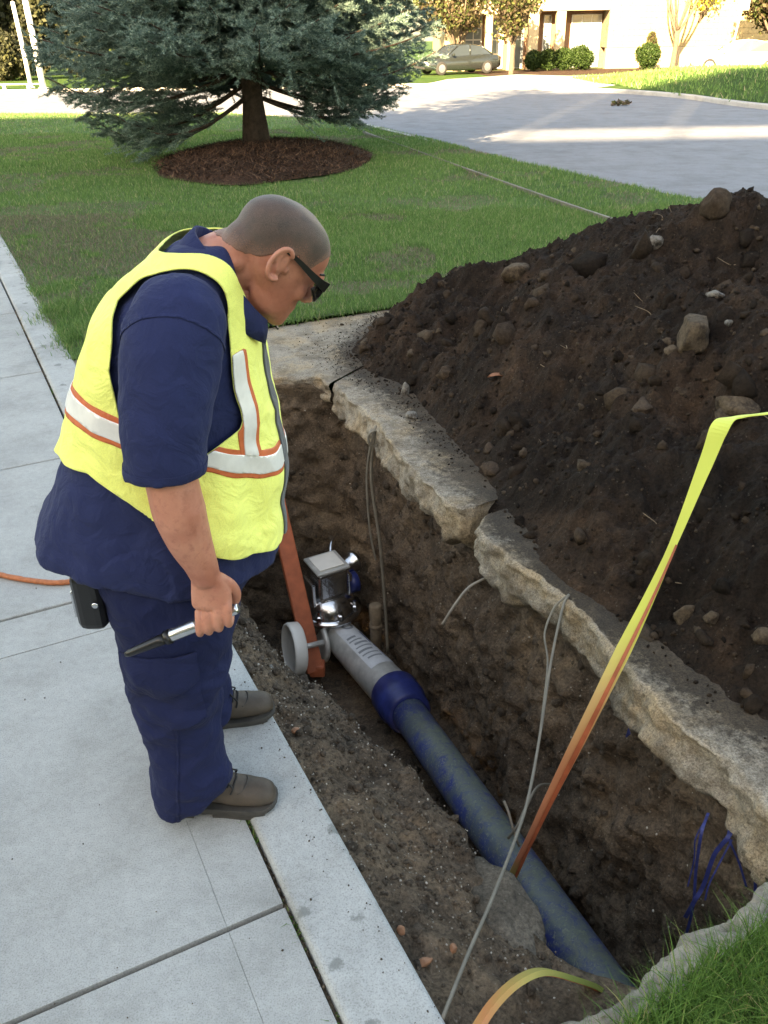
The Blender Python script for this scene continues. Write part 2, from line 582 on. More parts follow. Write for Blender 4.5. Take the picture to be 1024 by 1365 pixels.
def rock_mat(name, c):
    t = NT(name)
    col = t.ramp(t.noise(9, 6, .65), [(.3, tuple(x * .6 for x in c)), (.7, tuple(x * 1.3 for x in c))])
    col = t.mix(col, t.ramp(t.noise(80, 4, .7), [(.35, (.6, .6, .6)), (.65, (1.3, 1.3, 1.3))]), .7, 'MULTIPLY')
    soil_ = t.ramp(t.noise(13, 7, .75), [(.46, (0, 0, 0)), (.60, (1, 1, 1))])          # clinging soil
    col = t.mix(col, (.028, .02, .015), t.math('MULTIPLY', soil_, .85))
    nr = t.bump(t.noise(110, 5, .7), .8, .006)
    return t.set(col, .92, 0, t.bump(t.noise(22, 5, .6), .7, .015, nr), Specular_IOR_Level=.2)
M['rock_tan'] = rock_mat('tan stone', (.115, .085, .058))
M['rock_pale'] = rock_mat('pale stone', (.24, .225, .20))
M['rock_brown'] = rock_mat('brown stone', (.075, .052, .037))
M['rock_orange'] = plain('orange pebble', (0.315, 0.15, 0.0825), 0.7, var=0.3, scale=30, bump=0.4)

def turf(name, a, b, c, dead):
    t = NT(name)
    n = t.noise(0.55, 5, 0.6); f = t.noise(60, 5, 0.75)
    col = t.ramp(n, [(0.3, a), (0.5, b), (0.7, c)])
    col = t.mix(col, dead, t.math('MULTIPLY', t.ramp(t.noise(1.1, 6, 0.7), [(0.58, (0, 0, 0)), (0.7, (1, 1, 1))]), 0.45))
    col = t.mix(col, t.ramp(f, [(0.3, (0.5, 0.5, 0.5)), (0.7, (1.4, 1.4, 1.4))]), 0.8, 'MULTIPLY')
    return t.set(col, 0.9, 0, t.bump(f, 0.9, 0.03), Specular_IOR_Level=0.1)
M['turf'] = turf('lawn turf', (0.06227, 0.1168, 0.04449), (0.09549, 0.1736, 0.06115), (0.1349, 0.2169, 0.08341), (0.2699, 0.2264, 0.1945))
M['farturf'] = turf('far turf', (0.03, 0.07, 0.018), (0.045, 0.095, 0.022), (0.07, 0.12, 0.03), (0.10, 0.11, 0.05))
M['mulch'] = soil('bark mulch', [(0.022, 0.013, 0.009), (0.045, 0.025, 0.017), (0.075, 0.04, 0.026)], specks=0.1)
M['chip'] = leafm('bark chips', [(0, (0.02, 0.012, 0.009)), (0.6, (0.06, 0.032, 0.022)), (1, (0.15, 0.09, 0.06))], 0.0, 0.9)
M['blade'] = leafm('grass blades', [(0, (0.06632, 0.1434, 0.04183)), (0.55, (0.1183, 0.2317, 0.06574)), (0.9, (0.2015, 0.3203, 0.1047)), (1, (0.45, 0.3752, 0.2392))], 0.35)
M['blade_dead'] = leafm('dry grass blades', [(0, (0.1148, 0.108, 0.06413)), (0.5, (0.1836, 0.1566, 0.1154)), (1, (0.2754, 0.2268, 0.1795))], 0.3)
M['blade_near'] = leafm('near grass blades', [(0, (0.062, 0.1413, 0.0305)), (0.6, (0.124, 0.2525, 0.05229)), (0.92, (0.2067, 0.343, 0.07627)), (1, (0.4545, 0.3633, 0.1745))], 0.4)
M['needle'] = leafm('blue spruce needles', [(0, (0.05359, 0.1023, 0.08337)), (0.5, (0.1412, 0.2228, 0.1917)), (1, (0.2923, 0.3978, 0.3543))], 0.15)
M['bark'] = plain('spruce bark', (0.075, 0.052, 0.040), 0.95, var=0.45, scale=14, bump=1.0, bscale=30, bdist=0.03)
M['bark2'] = plain('grey brown bark', (0.10, 0.075, 0.055), 0.95, var=0.35, scale=9, bump=0.8, bscale=22, bdist=0.03)
M['leaf_g'] = leafm('green leaves', [(0, (0.03, 0.06, 0.015)), (0.6, (0.06, 0.10, 0.025)), (1, (0.11, 0.15, 0.04))], 0.35)
M['leaf_box'] = leafm('clipped shrub leaves', [(0, (0.012, 0.03, 0.0072)), (0.6, (0.024, 0.051, 0.012)), (1, (0.045, 0.078, 0.018))], 0.25)
M['leaf_r'] = leafm('russet leaves', [(0, (0.0434, 0.03038, 0.0189)), (0.5, (0.0868, 0.0675, 0.0378)), (0.75, (0.05208, 0.08775, 0.0252)), (1, (0.1389, 0.135, 0.0504))], 0.4)
M['leaf_d'] = leafm('dark leaves', [(0, (0.018, 0.02, 0.012)), (0.6, (0.035, 0.04, 0.02)), (1, (0.07, 0.075, 0.03))], 0.2)
M['leaf_y'] = leafm('yellow leaves', [(0, (0.20, 0.2, 0.03)), (0.6, (0.4, 0.34, 0.06)), (1, (0.5, 0.42, 0.1))], 0.5)

# ------------------------------------------------------------------ the setting: land, road, lawn, pavement
RNG = np.random.default_rng(7)
KT = np.array([-0.44, 0.898]); KN = np.array([0.898, 0.44])      # along the kerb, across it
KT /= np.linalg.norm(KT); KN = np.array([KT[1], -KT[0]])
G0 = np.array([-0.109, 1.065])                                   # a point on the joint between pavement and kerb
def sn(s, n):
    s = np.asarray(s, float); n = np.asarray(n, float)
    return np.stack([G0[0] + s * KT[0] + n * KN[0], G0[1] + s * KT[1] + n * KN[1]], -1)

def lofted(A, B, m, dz=0.0, zf=None, und=0.0, pw=1.0):
    """sheet between two polylines with the same number of points, following the land"""
    A = np.asarray(A, float); B = np.asarray(B, float)
    t = np.linspace(0, 1, m) ** pw
    P = A[:, None, :2] * (1 - t)[None, :, None] + B[:, None, :2] * t[None, :, None]
    P = P.reshape(-1, 2)
    z = G(P[:, 1]) + dz
    if und: z = z + und * fbm(np.c_[P, np.zeros(len(P))], 0.4, 3, seed=3)
    return np.c_[P, z], grid(len(A), m)

def eq(P, n):
    P = np.asarray(P, float)
    d = np.r_[0, np.cumsum(np.linalg.norm(np.diff(P, axis=0), axis=1))]
    t = np.linspace(0, d[-1], n)
    return np.stack([np.interp(t, d, P[:, 0]), np.interp(t, d, P[:, 1])], 1)

# the land under everything, open where the trench is dug
bm = bmesh.new()
hole = [(0.32, 1.04), (1.25, 1.32), (1.45, 1.9), (0.62, 4.5), (0.02, 5.02), (-1.22, 5.0), (-1.48, 4.3), (-0.02, 1.2)]
lv = []
for loop in ([(-500, -300), (500, -300), (500, 6), (500, 700), (-500, 700), (-500, 6)], hole):
    vs = [bm.verts.new((x, y, float(G(y)) - 0.2)) for x, y in loop]
    for i in range(len(vs)): bm.edges.new((vs[i], vs[(i + 1) % len(vs)]))
bmesh.ops.triangle_fill(bm, edges=bm.edges[:], use_beauty=True)
bmesh.ops.recalc_face_normals(bm, faces=bm.faces)
me = bpy.data.meshes.new('ground'); bm.to_mesh(me); bm.free()
me.materials.append(M['farturf'])
tag(link('ground', me), kind='structure')

# road: near edge and far kerb
ROAD_N = [(26, -1), (12, 6.2), (6.0, 9.15), (4.44, 10.29), (3.65, 11.19), (2.2, 14.5), (0.43, 20.2), (-1.2, 24), (-4.5, 26.8), (-10, 27.5), (-26, 29.5), (-60, 33)]
ROAD_F = [(40, 4), (22, 10), (13.5, 19), (10.65, 25.96), (9.87, 31.74), (8.04, 35.85), (5.34, 38.6), (1.88, 41.9), (-4, 43.0), (-14, 42.8), (-28, 43), (-60, 45)]
V, F = lofted(eq(spline(ROAD_N), 90), eq(spline(ROAD_F), 90), 14, -0.12)
struct('road', V, F, M['asphalt'])
# lawn between pavement, driveway and road
KB = np.array([(0.105 - 0.49 * (y - 1.06) + 0.0, y) for y in np.linspace(5.27, 27.2, 80)])
RB = eq([(6.0, 9.15), (4.44, 10.29), (3.65, 11.19), (2.2, 14.5), (0.43, 20.2), (-1.2, 24), (-4.5, 26.8), (-10, 27.5), (-12.7, 27.9)], 80)
V, F = lofted(KB, RB, 60, 0.0, und=0.035)
LAWN_V, LAWN_F = V, F
struct('lawn', V, F, M['turf'], True)
LAWN_POLY = np.vstack([KB, RB[::-1]])
# kerb along the near road edge
def kerb_run(name, path, w, top, bot, m, step=3.0, left=1):
    P = eq(spline(path), 120)
    root = tag(bpy.data.objects.new(name, None), kind='structure'); COL.objects.link(root)
    T = np.gradient(P, axis=0); T /= np.linalg.norm(T, axis=1)[:, None]
    N = np.stack([-T[:, 1], T[:, 0]], 1) * left
    k = 0
    for i in range(0, 119, 6):
        Q = P[i:i + 7]; NN = N[i:i + 7]
        if len(Q) < 2: break
        sh = 0.004
        R = []
        for q, n_ in zip(Q, NN):
            z = float(G(q[1])); a, b = q, q + n_ * w
            R.append(np.array([(a[0], a[1], z + bot), (a[0], a[1], z + top - 0.03), (a[0] + n_[0] * 0.03, a[1] + n_[1] * 0.03, z + top), (b[0], b[1], z + top), (b[0], b[1], z + bot)]))
        d = (Q[-1] - Q[0]) / np.linalg.norm(Q[-1] - Q[0])
        R[0][:, :2] += d * sh; R[-1][:, :2] -= d * sh
        V, F = rings(R)
        obj('kerb_stone', V, F, m, root)
kerb_run('far_kerb', ROAD_F[1:-1], 0.18, 0.015, -0.2, M['farconc'], left=-1)
kerb_run('near_kerb', ROAD_N[5:-1], 0.15, 0.01, -0.2, M['farconc'], left=1)
# verge beyond the road
FK = eq(spline(ROAD_F), 90)
FB = eq([(60, 30), (40, 60), (20, 75), (0, 80), (-60, 90)], 90)
FKo = FK + np.array([0.08, 0.1])
V, F = lofted(FKo, FB, 20, 0.0)
struct('far_verge', V, F, M['farturf'])
def sheet(name, pts, m, dz):
    V = [(x, y, float(G(y)) + dz) for x, y in pts]
    return struct(name, V, [tuple(range(len(V)))], m)
sheet('driveway_apron', [(2.2, 41.9), (5.4, 38.8), (8.1, 36.0), (9.2, 37.5), (12.6, 44), (17.5, 51), (17.0, 53.5), (11.6, 48.3), (9.5, 47.5), (7.3, 50.5), (5.6, 48.3), (3.4, 46.0)][::-1], M['farconc'], 0.012)
sheet('mulch_strip', [(5.7, 49.0), (7.3, 51.0), (9.5, 48.2), (11.7, 49.0), (17.1, 54.2), (22, 56), (22, 57.2), (5.0, 57.2)][::-1], M['mulch'], 0.008)

# ------------------------------------------------------------------ trench
#        lip x, y, z        outer x, y, z         run-in of the wall at its foot
TC = np.array([
 (0.42, 1.29, -.16,  0.26, .95, -.10, .08), (0.60, 1.22, -.16, 0.68, 1.06, -.16, .08), (0.76, 1.31, -.16, 0.86, 1.14, -.16, .08),
 (0.98, 1.45, -.16, 1.10, 1.33, -.16, .08), (1.04, 1.62, -.21, 1.38, 1.78, -.21, .14), (0.92, 2.0, -.21, 1.27, 2.17, -.21, .20),
 (0.72, 2.6, -.21, 1.07, 2.77, -.21, .18), (0.49, 3.2, -.21, 0.84, 3.37, -.21, .11), (0.25, 3.66, -.21, .60, 3.83, -.21, .04),
 (0.05, 4.25, -.17, .40, 4.42, -.17, .06), (-.24, 4.78, -.12, -.05, 5.0, -.13, .08), (-.42, 4.86, -.03, -.40, 5.0, -.14, .20),
 (-.70, 4.86, -.03, -.76, 5.02, -.14, .22),(-.98, 4.76, -.05, -1.14, 4.97, -.14, .18), (-1.17, 4.64, -.09, -1.72, 4.92, -.05, .14), (-1.22, 4.35, -.12, -1.47, 4.25, -.03, .10),
 (-.98, 3.6, -.16, -1.11, 3.5, -.03, .08), (-.66, 3.02, -.21, -.84, 2.95, -.03, .08), (-.43, 2.64, -.24, -.66, 2.60, -.03, .1), (-.30, 2.44, -.25, -.55, 2.38, -.03, .1),
 (-.17, 2.28, -.25, -.46, 2.20, -.03, .08), (.06, 1.96, -.25, -.30, 1.86, -.03, .06), (.18, 1.78, -.24, -.21, 1.68, -.03, .04),
 (.27, 1.55, -.22, -.105, 1.46, -.03, .03), (.38, 1.40, -.20, .03, 1.18, -.035, .04), (.41, 1.34, -.18, .13, .96, -.04, .05), (0.42, 1.29, -.16, 0.26, .95, -.10, .08)])
TR = resample(TC, 0.016)[:-1]
# round the corners
for _ in range(6): TR = TR * 0.5 + 0.25 * (np.roll(TR, 1, 0) + np.roll(TR, -1, 0))
A0, A1 = np.array((0.60, 1.72)), np.array((-0.60, 4.38))
ax = A1 - A0
tt = np.clip(((TR[:, :2] - A0) @ ax) / (ax @ ax), 0, 1)
cen = A0 + tt[:, None] * ax
def floor_z(x, y): return -1.26 - 0.13 * (y - 1.7)
inw = cen - TR[:, :2]; inw /= np.linalg.norm(inw, axis=1)[:, None] + 1e-9
base = TR[:, :2] + inw * TR[:, 6:7]
rows = []
for t in np.linspace(0, 1, 24)[:-1]:                         # the bank from the kerb to the lip
    rows.append(np.c_[TR[:, 3:5] * (1 - t) + TR[:, 0:2] * t, TR[:, 5] * (1 - t ** 1.15) + TR[:, 2] * t ** 1.15])
for t in np.linspace(0, 1, 64):                              # the wall
    u = t ** 0.9
    zb = floor_z(base[:, 0], base[:, 1])
    rows.append(np.c_[TR[:, 0:2] * (1 - u) + base * u, TR[:, 2] * (1 - t) + zb * t])
for t in np.linspace(0, 1, 12)[1:]:                          # the floor
    rows.append(np.c_[base * (1 - t) + cen * t, floor_z(base[:, 0], base[:, 1]) - 0.03 * math.sin(t * 3)])
nt = len(TR)
V = np.vstack(rows)
isw = np.repeat(np.r_[np.zeros(23), np.ones(64), np.ones(11)], nt)
jw = np.repeat(np.arange(len(rows)), nt)
nrm = np.c_[-np.tile(inw, (len(rows), 1)), np.zeros(len(V))]   # pushes the wall in and out
big = fbm(V, 2.3, 4, 11); med = fbm(V, 9, 4, 12); fine = fbm(V, 34, 3, 13)
lump = .9 * (1 - 2.2 * worley(V + .05 * np.c_[med, fine, big], 7, 3)) + .5 * (1 - 2.2 * worley(V, 18, 4))
amp = np.where(isw > 0, 1.0, 0.0) * np.clip((jw - 23) / 5.0, 0, 1) * np.clip(1 - (jw - 86) / 6.0, 0, 1)
leftside = np.tile(((TR[:, 3] - TR[:, 0]) < -0.2), len(rows))
V = V + nrm * (amp * (0.035 - 0.075 * big - 0.045 * med - 0.02 * fine - 0.030 * lump))[:, None] * 1.0
V[:, 2] += np.where(isw > 0, 0.02 * med, np.where(leftside, 0.036 * med + 0.018 * fine + 0.05 * big + 0.020 * lump, 0.0)) * np.where(jw < 2, 0.2, 1)
# ragged lip
lip = np.exp(-((jw - 23) / 5.0) ** 2) * leftside
V[:, :2] += np.tile(inw, (len(rows), 1)) * (lip * (0.045 * big + 0.028 * med))[:, None]
F = np.array(grid(len(rows), nt, True, True))
trench = struct('trench', V, F, M['soil_wall'], True)
TRENCH_BVH = BVHTree.FromPolygons([tuple(v) for v in V], [tuple(f) for f in F])
# crumbs and clods on the bank and stuck in the walls
pts, sz = [], []
cand = np.where(leftside & (jw > 1) & (jw < 23))[0]
for i in RNG.choice(cand, 2600): pts.append(V[i] + RNG.normal(0, .006, 3) * (1, 1, .3)); sz.append(RNG.uniform(.002, .006) if RNG.random() < .9 else RNG.uniform(.008, .018))
cand = np.where((isw > 0) & (jw > 25) & (jw < 84))[0]
for i in RNG.choice(cand, 1900): pts.append(V[i]); sz.append(RNG.uniform(.003, .010) if RNG.random() < .8 else RNG.uniform(.012, .03))
cand = np.where((jw > 84))[0]
for i in RNG.choice(cand, 500): pts.append(V[i]); sz.append(RNG.uniform(.008, .035))
Vc, Fc = scatter_lumps(np.array(pts), np.array(sz), RNG, 1, 0.5)
tag(obj('soil_crumbs', Vc, Fc, M['clod_wall'], trench), kind='stuff')
cand = np.where(leftside & (jw > 1) & (jw < 24))[0]
pp = V[RNG.choice(cand, 1500)] + RNG.normal(0, .008, (1500, 3)) * (1, 1, 0)
Vc, Fc = scatter_lumps(pp, RNG.uniform(.0012, .0042, 1500), RNG, 1, .5)
tag(obj('gravel', Vc, Fc, M['gravel'], trench), kind='stuff')
cand = np.where((isw > 0) & (jw > 25) & (jw < 70))[0]
pp = V[RNG.choice(cand, 900)]
Vc, Fc = scatter_lumps(pp, RNG.uniform(.0015, .005, 900), RNG, 1, .5)
tag(obj('gravel', Vc, Fc, M['gravel'], trench), kind='stuff')

# ------------------------------------------------------------------ broken driveway concrete round the trench
HEAP = np.array([(-.20, 5.35), (-.10, 4.98), (.14, 4.62), (.26, 4.25), (.42, 3.72), (.52, 3.2), (.62, 2.86), (.79, 2.54), (.94, 2.20), (1.10, 1.95), (1.45, 1.66), (2.7, 1.6), (3.7, 2.6), (4.1, 4.2), (3.7, 5.6), (2.9, 6.5), (1.7, 6.75), (.7, 6.55), (.05, 6.0)])
def slab_piece(name, edge, inner, th, m, label, seed, ragged=0.02, top=0.0, under=0.10, ins=26, crumble=0.0):
    E_ = resample(np.asarray(edge, float), 0.012); n = len(E_)
    I_ = eq(inner, n)
    T = np.gradient(E_, axis=0); T /= np.linalg.norm(T, axis=1)[:, None]
    d = I_ - E_; d /= np.linalg.norm(d, axis=1)[:, None]
    for _ in range(30): d[1:-1] = (d[:-2] + d[1:-1] + d[2:]) / 3
    P3 = np.c_[E_, np.full(n, seed)]
    rag = ragged * (.8 * fbm(P3, 7, 3, seed) + 1.8 * (worley(P3, 6, seed) - .5) + 0.45 * fbm(P3, 34, 3, seed + 5))
    thk = th * (1 + 0.35 * fbm(P3, 3.2, 3, seed + 9) + 0.15 * fbm(P3, 14, 2, seed + 3))
    rows = []
    E1 = E_ + d * .016
    for t in np.linspace(1, 0, ins) ** 2.0:                    # top, from far inside to the edge
        Q = E1 * (1 - t) + I_ * t
        rows.append(np.c_[Q + d * (rag * (1 - t) ** 6)[:, None], np.full(n, top)])
    prof = np.array([(0.005, -.015), (0.0, -.05), (-.004, -.10), (-.002, -.2), (-.006, -.35), (-.012, -.5), (-.016, -.65), (-.006, -.8), (0.012, -.92), (.04, -1.0), (under + .06, -1.03)])
    pk = np.linspace(0, 1, 11); pq = np.linspace(0, 1, 27)
    for o, z in zip(np.interp(pq, pk, prof[:, 0]), np.interp(pq, pk, prof[:, 1])):
        rows.append(np.c_[E_ + d * (o + rag)[:, None], top + thk * z])
    V = np.vstack(rows)
    j = np.repeat(np.arange(len(rows)), n)
    face = np.clip((j - ins - 1) / 6.0, 0, 1) * np.where(j == len(rows) - 1, 0, 1)
    D = np.tile(np.c_[d, np.zeros(n)], (len(rows), 1))
    V = V + D * (face * (0.055 * (worley(V * (1, 1, 2.2), 4.2, seed) - .45) + .030 * (worley(V * (1, 1, 1.5), 12, seed + 1) - .45) + 0.016 * fbm(V, 30, 3, seed + 2, .65)))[:, None]
    tp = (j < ins)
    near = np.linalg.norm(V[:, :2] - np.tile(E_, (len(rows), 1)), axis=1)
    V[:, 2] += np.where(tp, (0.006 * fbm(V, 5, 4, seed + 3) + 0.003 * fbm(V, 40, 2, seed + 4)) * np.exp(-near / 0.6), 0) - np.where(tp, 0.004 * np.exp(-near / 0.02) * (0.5 + 0.5 * fbm(V, 12, 2, seed + 8)), 0)
    if crumble: V[:, 2] += np.where(tp, crumble * (fbm(V, 11, 4, seed + 11, .65) + .5 * fbm(V, 45, 3, seed + 12)), 0)
    V[:, 2] += G(V[:, 1])
    F = np.array(grid(len(rows), n, False, True))
    o = obj(name, V, F, m, None, False)
    hd_ = poly_sd(V[:, :2], HEAP)                              # soil trodden and spilled round the heap's foot
    dirt = np.exp(np.minimum(hd_, 0) / .19) * tp + .25 * np.clip(fbm(V, 4.5, 4, seed + 6) + .1, 0, 1) * tp + .35 * np.clip(-V[:, 2] / .2, 0, 1) * (~tp)  # broken faces take more of the dark tint towards their bottom
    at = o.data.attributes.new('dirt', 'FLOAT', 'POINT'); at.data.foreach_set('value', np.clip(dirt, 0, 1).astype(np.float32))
    return tag(o, label, 'concrete slab', 'broken driveway concrete')

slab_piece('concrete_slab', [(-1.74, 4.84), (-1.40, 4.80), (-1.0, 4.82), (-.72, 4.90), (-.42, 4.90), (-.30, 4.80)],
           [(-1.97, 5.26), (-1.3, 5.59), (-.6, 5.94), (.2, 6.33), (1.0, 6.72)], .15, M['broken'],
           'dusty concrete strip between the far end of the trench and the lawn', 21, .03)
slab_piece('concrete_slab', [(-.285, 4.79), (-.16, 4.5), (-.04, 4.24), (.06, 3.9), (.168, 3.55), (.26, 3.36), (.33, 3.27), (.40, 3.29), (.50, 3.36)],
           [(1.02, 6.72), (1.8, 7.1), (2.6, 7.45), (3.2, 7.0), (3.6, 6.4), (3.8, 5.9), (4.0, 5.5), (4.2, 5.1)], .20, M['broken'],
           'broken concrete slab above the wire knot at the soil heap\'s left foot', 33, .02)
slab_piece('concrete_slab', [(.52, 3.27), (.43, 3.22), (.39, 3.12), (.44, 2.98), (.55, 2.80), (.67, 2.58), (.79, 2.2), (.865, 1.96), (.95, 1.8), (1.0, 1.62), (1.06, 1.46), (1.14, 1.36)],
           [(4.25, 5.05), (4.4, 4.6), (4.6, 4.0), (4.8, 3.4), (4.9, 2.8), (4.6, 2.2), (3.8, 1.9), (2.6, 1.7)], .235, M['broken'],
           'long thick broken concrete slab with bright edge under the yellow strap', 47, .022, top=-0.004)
slab_piece('concrete_slab', [(.20, .955), (.30, 1.06), (.374, 1.07), (.50, 1.13), (.598, 1.185), (.70, 1.27), (.80, 1.30), (.924, 1.394), (1.06, 1.45), (1.2, 1.5)][::-1],
           [(.26, .80), (.40, .90), (.52, .96), (.66, 1.02), (.78, 1.08), (.90, 1.15), (1.1, 1.24), (1.3, 1.32)][::-1], .12, M['rim'],
           'crumbling rough concrete rim beside the grass at the trench\'s near end', 58, .018, top=-0.008, under=.02, ins=34, crumble=.028)

# ------------------------------------------------------------------ pavement slabs and edging kerb
pav = tag(bpy.data.objects.new('pavement', None), kind='structure'); COL.objects.link(pav)
SJ = [(-1.2, .006), (.323, .007), (1.635, .002), (1.861, .008), (3.15, .005), (4.47, .006), (5.9, .006), (7.4, .006), (8.9, .006), (10.4, .006), (12, .006), (14, .006), (17, .006), (20, .006), (24, .006)]
def prism_sn(s0, s1, n0, n1, top, bot, bev, sub=1):
    P = sn([s0, s1, s1, s0], [n0, n0, n1, n1])
    z = G(P[:, 1])
    V = np.vstack([np.c_[P, z + bot], np.c_[P, z + top]])
    F = [(0, 1, 2, 3), (4, 7, 6, 5), (0, 4, 5, 1), (1, 5, 6, 2), (2, 6, 7, 3), (3, 7, 4, 0)]
    return bevelled(V, F, bev, 3)
for (a, ga), (b, gb) in zip(SJ[:-1], SJ[1:]):
    for n0, n1 in (((-2.6, -.1473), (-.1467, -.007)) if b < 2 else ((-2.6, -.007),)):
        V, F = prism_sn(a + ga, b - gb, n0, n1, 0.0, -.1, .0055 if gb > .003 and ga > .003 and b > 2 else .0012)
        obj('paving_slab', V, F, M['slab'], pav)
V, F = prism_sn(-1.2, 24, -2.7, .05, -.005, -.11, .001)
struct('joint_fill', V, F, M['joint'])
kb = tag(bpy.data.objects.new('edging_kerb', None), kind='structure'); COL.objects.link(kb)
KS = [-1.2, 2.62, 4.9, 7.2, 9.5, 12, 15, 18, 24]
for a, b in zip(KS[:-1], KS[1:]):
    V, F = prism_sn(a + .003, b - .003, .005, .196, .014, -.16, .016)
    obj('kerb_stone', V, F, M['kerb'], kb, True)
for o in kb.children:
    for p in o.data.polygons: p.use_smooth = False

# edging line that crosses the lawn
P = eq(spline([(-.3, 20.0), (.05, 18.6), (.73, 16.0), (1.7, 12.3), (2.54, 9.33), (3.1, 7.9)]), 40)
T = np.gradient(P, axis=0); T /= np.linalg.norm(T, axis=1)[:, None]
N = np.stack([-T[:, 1], T[:, 0]], 1)
R = [np.array([(*(p - n * .018), float(G(p[1])) - .03), (*(p - n * .018), float(G(p[1])) + .036), (*(p + n * .018), float(G(p[1])) + .036), (*(p + n * .018), float(G(p[1])) - .03)]) for p, n in zip(P, N)]
V, F = rings(R)
tag(obj('lawn_edging', V, F, M['edging']), 'thin pale concrete edging line crossing the lawn towards the heap', 'edging')
# ------------------------------------------------------------------ the heap of dug-out soil
def heap_h(x, y):
    P = np.c_[x, y]
    wob = 0.10 * fbm(np.c_[P, np.zeros(len(P))], 2.2, 3, 71)
    d = poly_sd(P, HEAP) + wob * 0.8
    dp = np.maximum(d, 0)
    h = 1.16 * (1 - np.exp(-(dp * 0.98 + 0.10 * dp ** 2) / 1.16 * 1.0))
    h = h * .94
    Q = np.c_[P, np.zeros(len(P))]
    # lobes and runnels that go down the slope
    h -= .10 * np.exp(-(((x - .75) / .5) ** 2 + ((y - 5.2) / .7) ** 2))
    h += np.clip(dp / .4, 0, 1) * (0.15 * fbm(Q, 1.15, 3, 72) + 0.10 * (0.45 - np.abs(fbm(Q, 1.9, 4, 73)) * 2))
    h += np.clip(dp / .12, 0.15, 1) * (0.085 * (0.35 - np.abs(fbm(Q, 4.6, 4, 74, .6))) + 0.040 * fbm(Q, 11, 4, 75, .6) + 0.020 * fbm(Q, 27, 3, 76) + 0.009 * fbm(Q, 60, 2, 77))
    cl = np.clip(.5 + 1.6 * fbm(Q, 1.7, 3, 78), 0, 1) * np.clip(dp / .1, .2, 1)      # cloddy in places, fine in others
    W = Q + .03 * np.c_[fbm(Q, 9, 2, 81), fbm(Q, 9, 2, 82), np.zeros(len(Q))]
    h += cl * (.12 * (.5 - worley(W, 4.5, 3)) + .075 * (.5 - worley(W, 11, 5))) + .034 * (.5 - worley(W, 26, 6)) * (.4 + .6 * cl)
    # a separate peak on the skyline
    h += 0.16 * np.exp(-(((x - 1.72) / .30) ** 2 + ((y - 4.55) / .35) ** 2))
    return np.where(d > -0.12, h + np.minimum(d, 0) * 0.9 - 0.012, -0.15)
sp = 0.0125
xs = np.arange(-.45, 4.2, sp); ys = np.arange(1.55, 6.95, sp)
X, Y = np.meshgrid(xs, ys, indexing='ij')
Z = heap_h(X.ravel(), Y.ravel())
V = np.c_[X.ravel() + 0.006 * fbm(np.c_[X.ravel(), Y.ravel(), Z], 40, 2, 5), Y.ravel() + 0.006 * fbm(np.c_[X.ravel(), Y.ravel(), Z], 40, 2, 6), Z]
ni, nj = len(xs), len(ys)
idx = np.arange(ni * nj).reshape(ni, nj)
F = np.stack([idx[:-1, :-1].ravel(), idx[1:, :-1].ravel(), idx[1:, 1:].ravel(), idx[:-1, 1:].ravel()], 1)
F = F[(Z[F] > -0.04).any(1)]
used, inv = np.unique(F.ravel(), return_inverse=True)
V = V[used]; F = inv.reshape(-1, 4)
heap = thing('soil_heap', (1.9, 4.1, 0), 'large heap of dark dug-out soil beside the trench', 'soil heap')
obj('heap_surface', V, F, M['soil_heap'], heap, True)
HEAP_BVH = BVHTree.FromPolygons([tuple(v) for v in V], [tuple(f) for f in F])
# loose clods all over it and around its foot
rng = np.random.default_rng(15)
P = np.c_[rng.uniform(-.35, 3.2, 24000), rng.uniform(1.7, 6.6, 24000)]
d = poly_sd(P, HEAP)
keep = (d > -.02) | (rng.random(len(P)) < np.exp(d / .10) * 0.7)
P = P[keep][:7500]; d = d[keep][:7500]
z = np.maximum(heap_h(P[:, 0], P[:, 1]), 0.0)
s = np.where(rng.random(len(P)) < .93, rng.uniform(.003, .010, len(P)), rng.uniform(.009, .024, len(P)))
s = np.where(d < 0, np.minimum(s, rng.uniform(.003, .02, len(P))), s)
big = rng.random(len(P)) < .006
s = np.where(big & (d > .1), rng.uniform(.045, .075, len(P)), s)
bad = (d < 0) & (poly_sd(P, TR[:, :2]) > -0.05)
P, z, s = P[~bad], z[~bad], s[~bad]
Vc, Fc = scatter_lumps(np.c_[P, z + s * .1], s, rng, 1, 0.95)
tag(obj('soil_clods', Vc, Fc, M['clod'], heap), kind='stuff')
P = np.c_[rng.uniform(-.2, 3.0, 9000), rng.uniform(1.8, 6.4, 9000)]
d = poly_sd(P, HEAP); cl = fbm(np.c_[P, np.zeros(len(P))], 1.7, 3, 78) + .6 * np.exp(-np.abs(d - .12) / .15)
k = (d > .02) & (rng.random(len(P)) < np.clip(.25 + cl, .05, 1))
P = P[k][:450]
s = .010 + .032 * rng.random(len(P)) ** 3.0
z = heap_h(P[:, 0], P[:, 1])
Vc, Fc = scatter_lumps(np.c_[P, z + s * .15], s, rng, 2, 0.9)
tag(obj('large_clods', Vc, Fc, M['clod'], heap), kind='stuff')
# dust and crumbs spilled on the concrete
P = np.c_[rng.uniform(-.6, 1.4, 26000), rng.uniform(1.6, 6.2, 26000)]
d = poly_sd(P, HEAP); dt = poly_sd(P, TR[:, :2])
k = (d < 0) & (dt < -.06) & (rng.random(len(P)) < np.exp(d / .16)) & (P[:, 0] > -.1 - (P[:, 1] - 4.5) * .6)
P = P[k]
s = rng.uniform(.0012, .0045, len(P))
Vc, Fc = scatter_lumps(np.c_[P, s * .4 + .001], s, rng, 1, 0.5)
tag(obj('spilled_crumbs', Vc, Fc, M['clod'], heap), kind='stuff')

